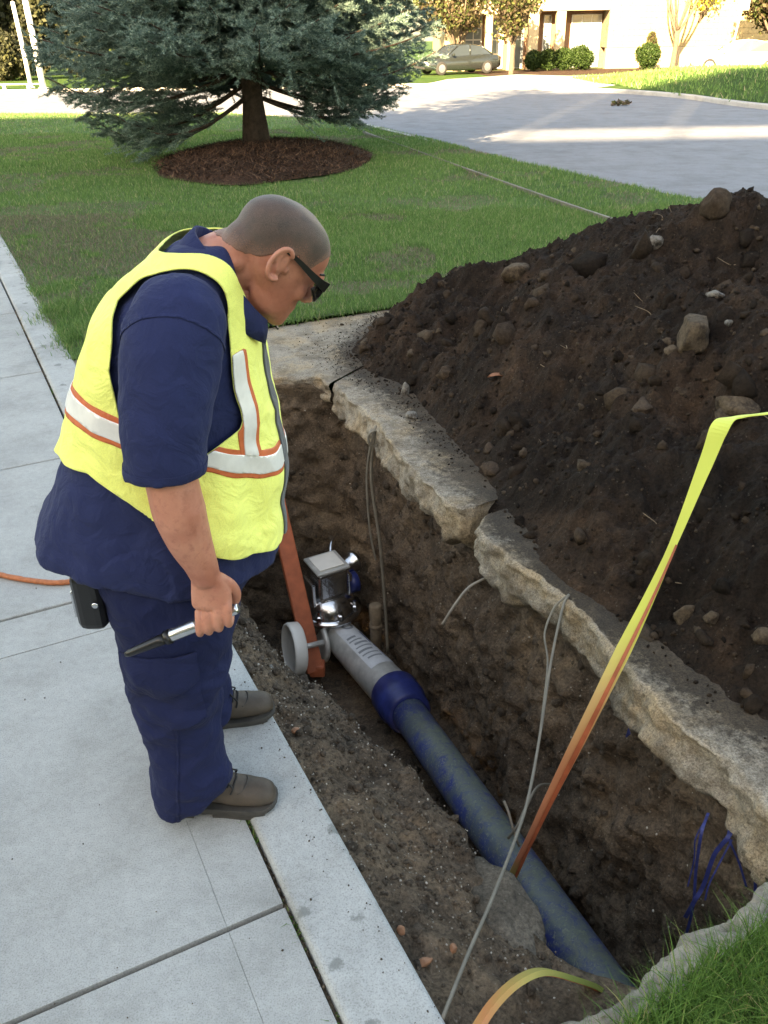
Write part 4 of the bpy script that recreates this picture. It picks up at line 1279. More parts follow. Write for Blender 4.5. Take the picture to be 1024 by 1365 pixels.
# parked cars
M['tyre'] = plain('tyre rubber', (0.02, 0.02, 0.02), .9)
M['rim_m'] = plain('wheel metal', (0.45, 0.45, 0.46), .35, .9)
M['cglass'] = plain('car glass', (0.03, 0.04, 0.05), .05, var=.1, bump=0.0)
M['lamp'] = plain('lamp glass', (0.6, 0.6, 0.62), .1, bump=0.0)
M['redlamp'] = plain('tail lamp', (0.4, 0.02, 0.02), .2, bump=0.0)
def car(name, x, y, yaw, paint, label):
    z0 = float(G(y)) + .02
    root = thing(name, (x, y, z0), label, 'car')
    root.rotation_euler = (0, 0, yaw)
    L, W = 4.6, .90
    # body: stations along the length: x, z_bottom, z_shoulder, half width, z_top centre
    st = [(-2.30, .42, .62, .70, .64), (-2.26, .30, .80, .80, .84), (-2.0, .22, .90, .87, .95), (-1.3, .20, .92, .90, .97), (0, .19, .88, .91, .93), (.85, .20, .85, .90, .90),
          (1.5, .22, .78, .88, .86), (2.0, .25, .70, .83, .76), (2.24, .32, .60, .76, .64), (2.30, .42, .54, .66, .56)]
    R = []
    for px, zb_, zs, hw, zt in st:
        R.append(np.array([(px, -hw * .86, zb_), (px, -hw * .98, zb_ + .08), (px, -hw, (zb_ + zs) / 2), (px, -hw * .965, zs - .03), (px, -hw * .86, zs + .02), (px, -hw * .4, zt), (px, hw * .4, zt), (px, hw * .86, zs + .02), (px, hw * .965, zs - .03), (px, hw, (zb_ + zs) / 2), (px, hw * .98, zb_ + .08), (px, hw * .86, zb_)]))
    V, F = rings(R)
    obj('body', V, F, paint, root, True, True)
    cab = [(-1.75, .90, .80, .84, .92), (-1.05, 1.34, .66, .80, .92), (-.2, 1.43, .64, .78, .90), (.35, 1.38, .64, .76, .90), (1.15, .88, .78, .80, .86)]
    bot = [(-1.75, .90), (-1.1, .92), (-.2, .90), (.45, .88), (1.15, .87)]
    R = []
    for (px, zt, wt, wb, zz) in cab:
        zb_ = .86
        R.append(np.array([(px, -wb, zb_), (px, -wt, zt - .03), (px, -wt * .8, zt), (px, wt * .8, zt), (px, wt, zt - .03), (px, wb, zb_)]))
    V, F = rings(R)
    obj('cabin', V, F, M['cglass'], root, False, True)
    V, F = cat_([rings([np.array([(px, -wt * .98, zt - .02), (px, -wt * .8, zt + .012), (px, wt * .8, zt + .012), (px, wt * .98, zt - .02), (px, 0, zt - .03)]) for px, zt, wt in ((-1.1, 1.325, .67), (-.6, 1.40, .66), (-.2, 1.43, .65), (.2, 1.40, .65), (.38, 1.375, .65))])])
    obj('roof', V, F, paint, root, True, True)
    for sg in (-1, 1):
        for a, b in (((-1.75, .79, .9), (-1.07, .675, 1.33)), ((-.35, .79, .88), (-.38, .665, 1.40)), ((1.15, .79, .87), (.36, .66, 1.36))):
            V, F = tube([(a[0], sg * a[1], a[2]), (b[0], sg * b[1], b[2])], .035, 6)
            obj('pillar', V, F, paint, root, True, True)
        obj('headlight', *bbox(2.16, 2.27, sg * .62 - .14, sg * .62 + .14, .58, .68, .03), M['lamp'], root, False, True)
        obj('tail_light', *bbox(-2.31, -2.2, sg * .62 - .14, sg * .62 + .14, .66, .80, .03), M['redlamp'], root, False, True)
        obj('mirror', *bbox(.72, .86, sg * .98 - .09, sg * .98 + .09, .90, 1.02, .03), paint, root, False, True)
        for wx in (-1.38, 1.40):
            w = obj('wheel', *lathe([(-.10, .2), (-.10, .30), (-.07, .325), (.07, .325), (.10, .30), (.10, .2)], 20, (wx, sg * .80, .325), (0, 1, 0)), M['tyre'], root, True, True)
            obj('rim', *lathe([(-.106, .0), (-.108, .06), (-.103, .195), (.103, .195), (.108, .06), (.106, 0.001)], 16, (wx, sg * .80, .325), (0, 1, 0)), M['rim_m'], w, False, True)
    obj('bumper', *bbox(2.22, 2.33, -.6, .6, .30, .46, .04), M['tyre'], root, False, True)
    obj('licence_plate', *bbox(-2.325, -2.30, -.22, .22, .52, .63, .005), M['lamp'], root, False, True)
    return root
M['paint_shade'] = plain('shade grey car paint', (0.035, 0.042, 0.042), .25, .5, var=.05, bump=0.0, Coat_Weight=.6)  # paint darkened to stand in for shade on the parked car
M['paint_w'] = plain('white car paint', (0.42, 0.42, 0.42), .25, .0, var=.03, bump=0.0, Coat_Weight=.6)
car('parked_car', 4.35, 52.6, math.radians(205), M['paint_shade'], 'grey car parked on grass at the edge of the spruce')
car('parked_car', 18.0, 48.2, math.radians(160), M['paint_w'], 'white car half hidden behind the grass bank at right')
M['paint_s'] = plain('silver car paint', (0.5, 0.51, 0.52), .25, .4, var=.05, bump=0.0, Coat_Weight=.6)
car('parked_car', -4.2, 52.5, math.radians(200), M['paint_s'], 'silver car seen through the spruce branches right of the trunk')

# signpost, cabinet, poles, grass bank, branch on the road
M['galv'] = plain('galvanised steel', (0.42, 0.43, 0.44), .5, .6, var=.15)
M['white_p'] = plain('white paint', (0.78, 0.77, 0.73), .5, var=.04)
y0 = 38.6; z0 = float(G(y0))
sp_ = thing('sign_post', (13.9, y0, z0), 'thin grey metal signpost leaning on the verge', 'post')
obj('post', *tube([(13.9, y0, z0 - .2), (14.05, y0, z0 + 1.6), (14.2, y0, z0 + 3.2)], .04, 8), M['galv'], sp_, True)
obj('sign_plate', *bbox(13.95, 14.4, y0 - .06, y0 - .045, z0 + 2.5, z0 + 3.1, .004), M['galv'], sp_)
obj('foot_plate', *bbox(13.82, 13.98, y0 - .08, y0 + .08, z0, z0 + .04, .01), M['galv'], sp_)
cb = thing('utility_cabinet', (19.9, 46.6, float(G(46.6))), 'white rounded utility cabinet at the right picture edge', 'cabinet')
zc = float(G(46.6))
obj('housing', *bbox(19.35, 20.5, 46.3, 46.9, zc + .1, zc + 1.15, .12, 3), M['white_p'], cb)
obj('base', *bbox(19.3, 20.55, 46.25, 46.95, zc - .05, zc + .1, .02), M['farconc'], cb)
obj('door', *bbox(19.5, 20.35, 46.27, 46.298, zc + .2, zc + 1.0, .01), M['white_p'], cb)
for x, y, h, lab in ((-15.9, 44.6, 3.4, 'left and thinner of the two white poles by the sunny lawn'), (-15.0, 43.6, 3.9, 'right and thicker of the two white poles by the sunny lawn')):
    z0 = float(G(y))
    p = thing('white_pole', (x, y, z0), lab, 'pole', 'white poles across the lawn')
    r = .10 if x < -15 else .14
    obj('shaft', *tube([(x, y, z0 - .2), (x - .04, y, z0 + h * .5), (x - .10, y, z0 + h)], [r, r * .95, r * .85], 12), M['white_p'], p, True)
    obj('cap', *ellipsoid((x - .10, y, z0 + h), (r * .9, r * .9, r * .6)), M['white_p'], p, True)
    obj('base', *lathe([(0, r * 1.7), (.06, r * 1.6), (.09, r * 1.1)], 14, (x, y, z0 - .02)), M['white_p'], p)
# low white bar on short feet beside the poles
y = 44.0; z0 = float(G(y))
b = thing('low_barrier', (-17.2, y, z0), 'low pale bar on short feet left of the white poles', 'barrier')
obj('bar', *bbox(-20.5, -15.3, y - .08, y + .08, z0 + .16, z0 + .22, .02), M['farconc'], b)
for x in np.arange(-20.2, -15.4, 1.1): obj('foot', *bbox(x - .08, x + .08, y - .07, y + .07, z0 - .05, z0 + .16, .01), M['farconc'], b)
# bank of taller grass
V = []
nx, ny = 40, 24
for i in range(nx):
    for j in range(ny):
        x = 9.3 + i * .42; yk = np.interp(x, [9.3, 10.65, 13.5, 22, 30], [38.5, 27, 19.6, 10.6, 7])
        y = yk + .3 + (44.5 + (x - 9) * .55 - yk) * j / (ny - 1)
        u = j / (ny - 1); e = math.sin(math.pi * min(1, max(0, u))) * min(1, i / 8)
        V.append((x, y, float(G(y)) + .005 + .62 * e))
V = np.array(V); V[:, 2] += .05 * fbm(V, 1.2, 3, 4)
bank = struct('grass_bank', V, grid(nx, ny, False, True), M['farturf'], True)
k = rng.integers(0, nx * ny, 22000)
P = V[k] + np.c_[rng.uniform(-.3, .3, 22000), rng.uniform(-.5, .5, 22000), np.full(22000, -.03)]
Vg, Fg = blades(P, rng.uniform(.10, .22, 22000), rng.uniform(.03, .05, 22000), rng, .8)
tag(obj('bank_grass', Vg, Fg, M['blade']), 'rough green grass on the bank beyond the road', 'grass', kind='stuff')
y = 28.5; z0 = float(G(y)) - .12
t = thing('fallen_branch', (7.28, y, z0), 'small brown piece of debris lying on the road', 'debris')
obj('stick', *tube([(7.0, y, z0 + .03), (7.25, y + .1, z0 + .10), (7.55, y + .02, z0 + .04)], [.04, .06, .02], 6), M['bark2'], t)
Vl, Fl = leaf_cloud(40, (7.3, y + .05, z0 + .08), (.28, .2, .07), .07, rng)
obj('leaves', Vl, Fl, M['leaf_r'], t)

# unseen block added behind the photographer, sized so its shade covers the work
M['brickb'] = plain('buff brick', (0.34, 0.27, 0.21), .9, var=.15, scale=4, bump=.3)
ob = thing('shade_block', (-6, -36, 0), 'unseen buff brick block added behind the photographer to shade the work', 'building')
obj('low_mass', *bbox(-19.2, 22, -42, -30, -.3, 20.8, .03), M['brickb'], ob)
obj('tall_mass', *bbox(-60, -19.21, -42, -30.01, -.3, 23.7, .03), M['brickb'], ob)
for r in range(6):
    for k in range(11):
        x0 = -17 + k * 3.4
        obj('window', *bbox(x0, x0 + 2.0, -29.99, -29.93, 1.0 + r * 3.2, 2.7 + r * 3.2, .02), M['glass'], ob)
# raised screen added above it, shades the road beyond a sunlit gap
scr = thing('shade_screen', (-12, -32, 20.8), 'unseen raised screen added above the block to shade the road', 'screen')
for k in range(6):
    x0 = -20.0 + k * 3.4
    obj('panel', *bbox(x0, x0 + 3.32, -32.1, -31.95, 22.6, 28.4, .02), M['brickb'], scr)
    obj('post', *tube([(x0 + .1, -32.2, 20.7), (x0 + .1, -32.2, 28.2)], .09, 8), M['galv'], scr)
# ------------------------------------------------------------------ things in the trench
def pipe_paint():
    t = NT('scraped blue pipe')
    co = t.coord('Object')
    mp = t.n('Mapping'); t.l(co, mp.inputs[0]); mp.inputs['Scale'].default_value = (1, 1, 1)
    n1 = t.noise(6, 6, .7, co); n2 = t.noise(60, 5, .7, co, 1.5)
    col = t.ramp(n1, [(.3, (.018, .032, .17)), (.5, (.026, .048, .22)), (.7, (.045, .08, .23))])
    grn = t.ramp(t.noise(11, 7, .75, co, .8), [(.40, (0, 0, 0)), (.56, (1, 1, 1))])
    col = t.mix(col, (.15, .19, .10), t.math('MULTIPLY', grn, .5))
    scr = t.ramp(n2, [(.56, (0, 0, 0)), (.62, (1, 1, 1))])
    col = t.mix(col, (.30, .32, .24), t.math('MULTIPLY', scr, .65))
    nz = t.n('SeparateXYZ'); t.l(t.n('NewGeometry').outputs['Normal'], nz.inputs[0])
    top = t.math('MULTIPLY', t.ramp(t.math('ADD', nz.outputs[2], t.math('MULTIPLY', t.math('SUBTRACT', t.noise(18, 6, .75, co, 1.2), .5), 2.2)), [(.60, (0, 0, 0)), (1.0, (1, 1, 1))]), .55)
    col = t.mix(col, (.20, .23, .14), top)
    mud = t.ramp(t.noise(4, 6, .7, co), [(.52, (0, 0, 0)), (.66, (1, 1, 1))])
    col = t.mix(col, (.12, .11, .065), t.math('MULTIPLY', mud, .4))
    return t.set(col, .55, 0, t.bump(n2, .2, .002))
M['pipe'] = pipe_paint()
M['blue'] = plain('dark blue coating', (.018, .032, .155), .42, var=.35, scale=14, bump=.3, bscale=50, bdist=.003)
M['steel'] = plain('stainless sleeve', (.55, .55, .52), .42, .35, var=.25, scale=12, bump=.3, bscale=30, bdist=.004)
M['chrome'] = plain('polished metal', (.72, .72, .73), .20, 1.0, var=.25, scale=8, bump=.35, bscale=18, bdist=.008)
M['label'] = plain('label film', (.62, .64, .66), .45, var=.1, scale=30, bump=.1)
M['ink'] = plain('label ink', (.25, .27, .29), .6, var=.1)
M['inkb'] = plain('blue ink', (.03, .05, .2), .6, var=.1)
M['orange'] = plain('worn orange paint', (.46, .12, .055), .55, var=.3, scale=9, bump=.3, bscale=30, bdist=.003)
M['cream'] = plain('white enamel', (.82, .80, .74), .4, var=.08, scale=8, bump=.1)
M['stake'] = plain('tan wood', (.20, .15, .10), .85, var=.3, scale=25, bump=.5)
M['wire'] = plain('grey wire sheath', (.17, .155, .125), .6, var=.2)
M['wire2'] = plain('pale wire sheath', (.26, .23, .19), .6, var=.2)
M['bluetape'] = plain('blue film tape', (.022, .035, .16), .5, var=.4, scale=40, bump=.2)
M['hose'] = plain('orange hose rubber', (.42, .13, .05), .6, var=.25, scale=60, bump=.5, bscale=120)

PA = np.array((.078, 3.560, -1.36)); PB = np.array((.690, 1.745, -.968))
PD = (PB - PA) / np.linalg.norm(PB - PA)
S0 = np.array((-.31, 4.262, -1.405)); S1 = PA - PD * .10
SD = (S1 - S0) / np.linalg.norm(S1 - S0)
pipe = thing('water_main', (PA[0], PA[1], -1.5), 'scraped blue water pipe with dark blue coupling running along the trench', 'pipe')
o = obj('pipe', *lathe([(.04, .06), (.04, .092), (.5, .092), (1.0, .092), (1.5, .092), (2.0, .092), (2.6, .092), (2.6, .06)], 32, PA, PD), M['pipe'], pipe, True)
o = obj('coupling', *lathe([(-.13, .105), (-.13, .128), (-.115, .137), (.0, .137), (.012, .133), (.018, .127), (.11, .122), (.12, .108), (.12, .09)], 36, PA, PD), M['blue'], pipe, True)
tag(o, 'smooth dark blue coupling')
sl_len = np.linalg.norm(S1 - S0)
sleeve = obj('sleeve', *lathe([(0, .06), (0, .092), (.015, .098), (.05, .100), (sl_len * .5, .110), (sl_len - .03, .118), (sl_len - .015, .124), (sl_len + .03, .124), (sl_len + .03, .09)], 36, S0, SD), M['steel'], pipe, True)
tag(sleeve, 'grey metal sleeve with printed white label')
# printed film wrapped over the sleeve (flat print on a curved sheet)
ref = np.array((0, 0, 1.0)); SU = ref - SD * (ref @ SD); SU /= np.linalg.norm(SU); SW = np.cross(SD, SU)
def wrap(h0, h1, a0, a1, lift, n=14, m=8):
    V = []
    for i in range(m):
        h = h0 + (h1 - h0) * i / (m - 1)
        r = np.interp(h, [0, sl_len * .5, sl_len], [.1005, .1105, .120]) + lift
        for j in range(n):
            a = a0 + (a1 - a0) * j / (n - 1)
            V.append(S0 + SD * h + r * (math.cos(a) * SU + math.sin(a) * SW))
    return np.array(V), grid(m, n)
lab = obj('label', *wrap(.03, sl_len * .78, -1.0, .55, .0015), M['label'], sleeve, True)
for (h0, h1, a0, a1, mm) in [(.25, .27, -.1, .42, 'ink'), (.29, .303, -.3, .45, 'ink'), (.325, .345, -.45, .3, 'ink'), (.37, .382, -.5, .4, 'ink'), (.41, .43, -.35, .45, 'ink'), (.455, .467, -.5, .42, 'ink'), (.495, .51, -.5, .3, 'ink'),
                            (.20, .34, -.72, -.60, 'inkb'), (.36, .40, -.78, -.7, 'inkb'), (.44, .52, -.72, -.66, 'inkb')]:
    k = sl_len / .72
    obj('print', *wrap(h0 * k * .95, h1 * k * .95, a0, a1, .0028, 8, 3), M[mm], lab)
V = []
for i in range(3):                                     # oval emblem
    for j in range(28):
        a = 2 * math.pi * j / 28; q = (.0, .6, 1.0)[i]
        h = .115 + .045 * q * math.cos(a); an = -.2 + .36 * q * math.sin(a)
        r = np.interp(h, [0, sl_len * .5, sl_len], [.1005, .1105, .120]) + .003
        V.append(S0 + SD * h + r * (math.cos(an) * SU + math.sin(an) * SW))
obj('print', np.array(V)[28:], grid(2, 28, True), M['ink'], lab)

# bright metal tapping machine on the pipe end
mc = thing('tapping_machine', (-.36, 4.36, -1.5), 'shiny square topped metal machine at the end of the pipe', 'machine')
ang = math.radians(28)
R3 = np.array(Matrix.Rotation(ang, 3, 'Z'))
MO = np.array((-.345, 4.32, 0))
def mpart(name, VF, m, sm=False, parent=mc):
    V, F = VF
    V = (np.asarray(V) - (0, 0, -1.30)) * 1.14 + (0, 0, -1.30)
    return obj(name, V @ R3.T + MO, F, m, parent, sm)
mpart('head_box', bbox(-.085, .085, -.085, .085, -1.16, -1.0, .018, 3), M['chrome'])
mpart('top_plate', bbox(-.092, .092, -.092, .092, -.998, -.982, .006, 2), M['steel'])
mpart('sky_glint_plate', bbox(-.070, .070, -.070, .070, -.980, -.974, .002, 2), M['cream'])  # white sheet stands in for the sky's reflection on the top plate
V, F = lathe([(-1.42, .05), (-1.42, .10), (-1.36, .135), (-1.28, .15), (-1.22, .14), (-1.17, .10), (-1.165, .06)], 28, (0, 0, 0), (0, 0, 1))
mpart('bell_housing', (V, F), M['chrome'], True)
for a in range(8):
    x, y = .145 * math.cos(a * .785), .145 * math.sin(a * .785)
    mpart('bolt', lathe([(-1.27, .004), (-1.27, .017), (-1.23, .017), (-1.225, .010), (-1.20, .010), (-1.20, .003)], 6, (x, y, 0)), M['chrome'])
mpart('flange', lathe([(-1.285, .10), (-1.285, .172), (-1.262, .172), (-1.262, .10)], 32), M['chrome'], True)
for sx_ in (-1, 1):
    mpart('side_plate', bbox(sx_ * .105 - .012, sx_ * .105 + .012, -.06, .06, -1.26, -1.06, .006), M['chrome'])
mpart('blue_cap', lathe([(.0, .02), (.0, .055), (.05, .055), (.06, .03)], 18, (.11, -.02, -1.14), (1, -.2, .1)), M['blue'], True)
mpart('side_port', lathe([(.05, .03), (.12, .045), (.18, .045), (.19, .06), (.21, .06), (.21, .02)], 20, (0, 0, -1.10), (1, .35, .15)), M['chrome'], True)
mpart('handle', tube(spline([(.06, .08, -1.03), (.10, .15, -.98), (.16, .20, -.97)], 5), .012, 8), M['chrome'], True)
obj('neck_collar', *lathe([(-.10, .05), (-.10, .072), (-.05, .085), (-.01, .088), (.0, .06)], 28, S0, SD), M['chrome'], mc, True)
# big ring flange beside the sleeve
obj('ring_flange', *lathe([(-.012, .085), (-.012, .125), (.012, .125), (.012, .085)], 32, S0 + np.array((-.085, -.10, .0)), (-.88, -.42, .1)), M['steel'], mc, True)

# orange bar with its white roller
bar = thing('orange_bar', (-.42, 3.95, -1.45), 'worn orange steel bar leaning up from the trench behind the worker', 'bar')
b0, b1 = np.array((-.415, 3.93, -1.44)), np.array((-.70, 4.52, -.14))
d = (b1 - b0) / np.linalg.norm(b1 - b0)
sd = np.array((.92, .38, .0)); sd -= d * (sd @ d); sd /= np.linalg.norm(sd); td = np.cross(d, sd)
R = [p + np.array([-sd * .05 - td * .022, sd * .05 - td * .022, sd * .05 + td * .022, -sd * .05 + td * .022]) for p in (b0, b1)]
V, F = bevelled(*rings(R), .008, 2)
obj('flat_bar', V, F, M['orange'], bar)
obj('foot_bracket', *bbox(-.45, -.36, 3.92, 4.00, -1.48, -1.40, .012), M['orange'], bar)
obj('axle', *tube([(-.50, 3.92, -1.258), (-.36, 3.985, -1.27)], .016, 10), M['steel'], bar, True)
wc = np.array((-.515, 3.915, -1.255)); wd = np.array((-.92, -.36, .12))
w = obj('roller', *lathe([(-.03, .10), (-.03, .14), (-.022, .150), (.03, .152), (.042, .148), (.045, .138), (.040, .130), (.036, .125), (.036, .03), (.036, .001)], 40, wc, wd), M['cream'], bar, True)
tag(w, 'round white enamel roller')

st = thing('wooden_stake', (-.06, 4.08, -1.5), 'short tan stake standing right of the machine', 'stake')
V, F = lathe([(-.14, .03), (-.14, .034), (.25, .034), (.27, .036), (.35, .036), (.355, .030)], 14, (-.06, 4.09, -1.45), (.0, .03, 1))
obj('shaft', V, F, M['stake'], st, True)
obj('band', *lathe([(.20, .0345), (.20, .0385), (.225, .0385), (.225, .0345)], 14, (-.06, 4.09, -1.45), (.0, .03, 1)), M['stake'], st, True)

# wires
def wire(name, pts, r, m, label, cat='wire', per=8, parent=None):
    V, F = tube(spline(pts, per), r, 7)
    if parent is not None: return obj(name, V, F, m, parent, True)
    return tag(obj(name, V, F, m, None, True), label, cat, 'loose wires in the trench')
wk = thing('hanging_wire', (-.03, 4.2, -1.4), 'knotted pair of grey wires hanging down below the left broken slab', 'wire', 'loose wires in the trench')
wire('strand', [(-.02, 4.25, -.03), (-.045, 4.21, -.06), (-.066, 4.2, -.335), (-.028, 4.15, -.688), (-.005, 4.1, -1.063), (.008, 4.05, -1.40)], .009, M['wire'], None, parent=wk)
wire('strand', [(-.02, 4.25, -.03), (-.055, 4.20, -.08), (-.09, 4.2, -.30), (-.085, 4.16, -.55), (-.07, 4.14, -.70), (-.05, 4.12, -.80)], .006, M['wire'], None, parent=wk)
a = np.linspace(0, 9.4, 26)
wire('knot', np.c_[-.045 + .032 * np.cos(a), 4.20 + .012 * np.sin(a * 1.3), -.085 + .045 * np.sin(a)], .006, M['wire'], None, per=3, parent=wk)
wire('wire_stub', [(.50, 3.10, -.20), (.438, 3.05, -.205), (.349, 3.0, -.224), (.285, 2.96, -.29), (.238, 2.95, -.375)], .0055, M['wire2'], 'short pale wire end sticking out below the long broken slab')
wl = thing('looped_wire', (.42, 1.85, -.3), 'long grey wire looping from the pavement edge up to the slab', 'wire', 'loose wires in the trench')
wire('strand', [(.105, 1.07, .004), (.179, 1.25, -.044), (.254, 1.42, -.089), (.365, 1.7, -.176), (.421, 1.85, -.191), (.496, 2.1, -.19), (.571, 2.36, -.093), (.641, 2.56, -.016), (.672, 2.61, .006)], .0048, M['wire'], None, parent=wl)
wire('return_strand', [(.672, 2.61, .006), (.645, 2.60, -.01), (.613, 2.58, -.036), (.571, 2.5, -.087), (.569, 2.4, -.143), (.52, 2.2, -.219), (.465, 2.0, -.255), (.425, 1.87, -.21)], .004, M['wire'], None, parent=wl)
wire('wire_stub', [(.66, 2.36, -.66), (.623, 2.3, -.63), (.533, 2.2, -.532), (.476, 2.1, -.51), (.438, 2.05, -.555), (.41, 2.05, -.62)], .005, M['wire'], 'curved grey wire crossing above the pipe behind the strap')
wire('wire_stub', [(.395, 2.1, -.493), (.41, 2.08, -.53), (.43, 2.05, -.60), (.45, 2.05, -.66)], .005, M['wire2'], 'pale bare wire tip beside the strap just above the pipe')

# strap
def strap_mat():
    t = NT('yellow orange webbing')
    sep = t.n('SeparateXYZ'); t.l(t.coord('Object'), sep.inputs[0])
    z = t.math('ADD', sep.outputs[2], t.math('MULTIPLY', t.math('SUBTRACT', t.noise(3, 4), .5), .12))
    col = t.ramp(z, [(0.0, (.40, .17, .08)), (.08, (.30, .32, .09)), (.17, (.34, .34, .10)), (.22, (.68, .26, .15)), (.45, (.66, .28, .14)), (.60, (.64, .44, .18)), (.72, (.62, .66, .12)), (1.0, (.66, .75, .14))])
    return t.set(col, .7, 0, t.bump(t.noise(240, 2), .4, .001))
M['strap'] = strap_mat()
t = thing('lifting_strap', (.424, 2.2, -1.25), 'taut yellow and orange strap running from the heap down to the pipe', 'strap')
hz_ = lambda x, y: (x, y, float(heap_h(np.array([x]), np.array([y]))[0]) + .02)
P = spline([hz_(2.55, 3.75), hz_(2.25, 3.45), hz_(1.95, 3.15), (1.62, 2.80, .725), (1.38, 2.61, .735), (1.204, 2.500, 0.760), (1.097, 2.460, 0.767), (1.023, 2.400, 0.769), (0.979, 2.360, 0.654), (0.853, 2.240, 0.340), (0.675, 2.100, -0.034), (0.525, 2.100, -0.578), (0.405, 2.100, -1.053), (.35, 2.08, -1.24)], 8)
k = len(P)
uu = np.r_[np.zeros(24), np.linspace(0, 1, k - 24)]
tw = np.interp(uu, [0, .28, .36, .5, .62, .72, .86, 1], [1.35, 1.2, .55, .35, .85, .55, .2, .1])
side = np.c_[np.cos(tw), -np.sin(tw) * .6, np.sin(tw) * .25]
wd_ = np.interp(uu, [0, .30, .42, .50, .58, .66, .74, .82, .90, 1], [.040, .038, .054, .042, .022, .048, .042, .028, .044, .046])
V, F = ribbon(P, wd_, side, .004)
so = obj('webbing', V, F, M['strap'], t)
# object-space height runs 0..1 over the strap
zmin, zmax = -1.25, 0.79
me = so.data
co = np.array([v.co[:] for v in me.vertices]); co[:, 2] = (co[:, 2]) / (zmax - zmin)
so.scale = (1, 1, zmax - zmin)
me.vertices.foreach_set('co', co.astype(np.float32).ravel()); me.update()
fold = obj('folded_edge', *ribbon(P[70:98] + np.array((.006, -.012, 0.004)), np.interp(np.linspace(0, 1, 28), [0, .5, 1], [.006, .016, .006]), side[70:98], .003), M['orange'], t)
M['strap2'] = plain('orange green hose', (.42, .22, .10), .55, var=.45, scale=5, bump=.3)
def loop_mat():
    t = NT('striped strap')
    sep = t.n('SeparateXYZ'); t.l(t.coord('Object'), sep.inputs[0])
    n = t.math('ADD', sep.outputs[0], t.math('MULTIPLY', t.noise(9, 3), .1))
    col = t.ramp(n, [(0.05, (.60, .52, .12)), (.14, (.50, .20, .08)), (.24, (.36, .30, .08)), (.36, (.20, .24, .06))])
    return t.set(col, .6, 0, t.bump(t.noise(200, 2), .3, .001))
M['strap2'] = loop_mat()
P = spline([(.10, .93, .02), (.150, 1.0, .016), (.182, 1.05, .017), (.221, 1.09, .032), (.27, 1.125, .042), (.331, 1.165, .012), (.406, 1.195, -.06), (.492, 1.24, -.18), (.56, 1.32, -.40)], 8)
t = thing('strap_loop', (.10, .93, 0), 'orange and green strap loop arching over the near end of the trench', 'strap')
obj('webbing', *ribbon(P, .040, (.25, -.6, .75), .012), M['strap2'], t, False)
obj('stitched_edge', *ribbon(P + np.array((0.002, -.010, .006)), .010, (.25, -.6, .75), .006), M['orange'], t, False)

# blue tape
bt = thing('torn_tape', (.95, 1.7, -.6), 'tangle of torn blue plastic tape under the slab at the right edge', 'tape', 'torn blue tape')
for pts, w_ in (([(.94, 1.78, -.20), (.903, 1.72, -.219), (.913, 1.72, -.376), (.924, 1.71, -.501), (.922, 1.7, -.613), (.915, 1.70, -.68)], .014),
                ([(.99, 1.72, -.20), (.971, 1.7, -.213), (.945, 1.7, -.286), (.936, 1.7, -.419), (.915, 1.69, -.48), (.905, 1.70, -.57)], .020),
                ([(.98, 1.72, -.20), (.97, 1.69, -.204), (1.006, 1.67, -.282), (1.035, 1.65, -.362)], .010),
                ([(.985, 1.70, -.22), (.953, 1.68, -.31), (.935, 1.67, -.379), (.93, 1.66, -.433)], .008),
                ([(.93, 1.76, -.19), (.90, 1.74, -.26), (.905, 1.73, -.34), (.90, 1.72, -.45)], .007),
                ([(1.02, 1.70, -.22), (1.05, 1.66, -.30), (1.06, 1.63, -.40)], .014)):
    obj('strip', *ribbon(spline(pts, 6), w_ * .62, (.8, -.4, .3), .0012), M['bluetape'], bt)
tag(obj('tape_scrap', *ribbon(spline([(.88, 2.29, -.17), (.868, 2.27, -.19), (.858, 2.26, -.24), (.845, 2.25, -.31), (.835, 2.24, -.37)], 6), .016, (.7, -.5, .2), .0012), M['bluetape']),
    'thin scrap of blue tape hanging below the slab right of the strap', 'tape', 'torn blue tape')

# orange hose on the pavement
V, F = tube(spline([(-2.62, 3.9, .011), (-2.45, 3.5, .011), (-2.2, 3.2, .011), (-1.9, 2.98, .011), (-1.65, 2.87, .011), (-1.482, 2.80, .011), (-1.351, 2.758, .011), (-1.231, 2.738, .011), (-1.149, 2.769, .011), (-1.06, 2.844, .011), (-1.02, 2.93, .013), (-1.0, 3.02, .024), (-.97, 3.12, .026), (-.93, 3.2, .01), (-.87, 3.22, -.12), (-.82, 3.24, -.35)], 10), .0105, 9)
V += (.0012 * fbm(V, 90, 2, 3))[:, None]
tag(obj('orange_hose', V, F, M['hose'], None, True), 'thin orange hose lying on the pavement behind the worker', 'hose')
# ------------------------------------------------------------------ the worker
PX, PY = -.46, 1.82
man = thing('person', (PX, PY, 0), 'worker in navy clothes and yellow safety vest looking down into the trench', 'person')
def skin_mat():
    t = NT('skin')
    n = t.noise(26, 5, .65); b = t.noise(9, 3, .5)
    col = t.ramp(b, [(.35, (.42, .155, .105)), (.65, (.57, .265, .185))])
    col = t.mix(col, t.ramp(n, [(.35, (.86, .80, .78)), (.65, (1.10, 1.08, 1.06))]), .6, 'MULTIPLY')
    nr = t.bump(t.noise(420, 2), .18, .0006)
    col = t.mix(col, (.30, .10, .07), t.math('MULTIPLY', t.ramp(t.noise(60, 5, .7), [(.52, (0, 0, 0)), (.68, (1, 1, 1))]), .45))
    nr = t.bump(t.noise(38, 4, .6), .35, .004, nr)
    return t.set(col, .48, 0, nr, Subsurface_Weight=.12, Subsurface_Radius=(.01, .004, .002), Subsurface_Scale=.6)
M['skin'] = skin_mat()
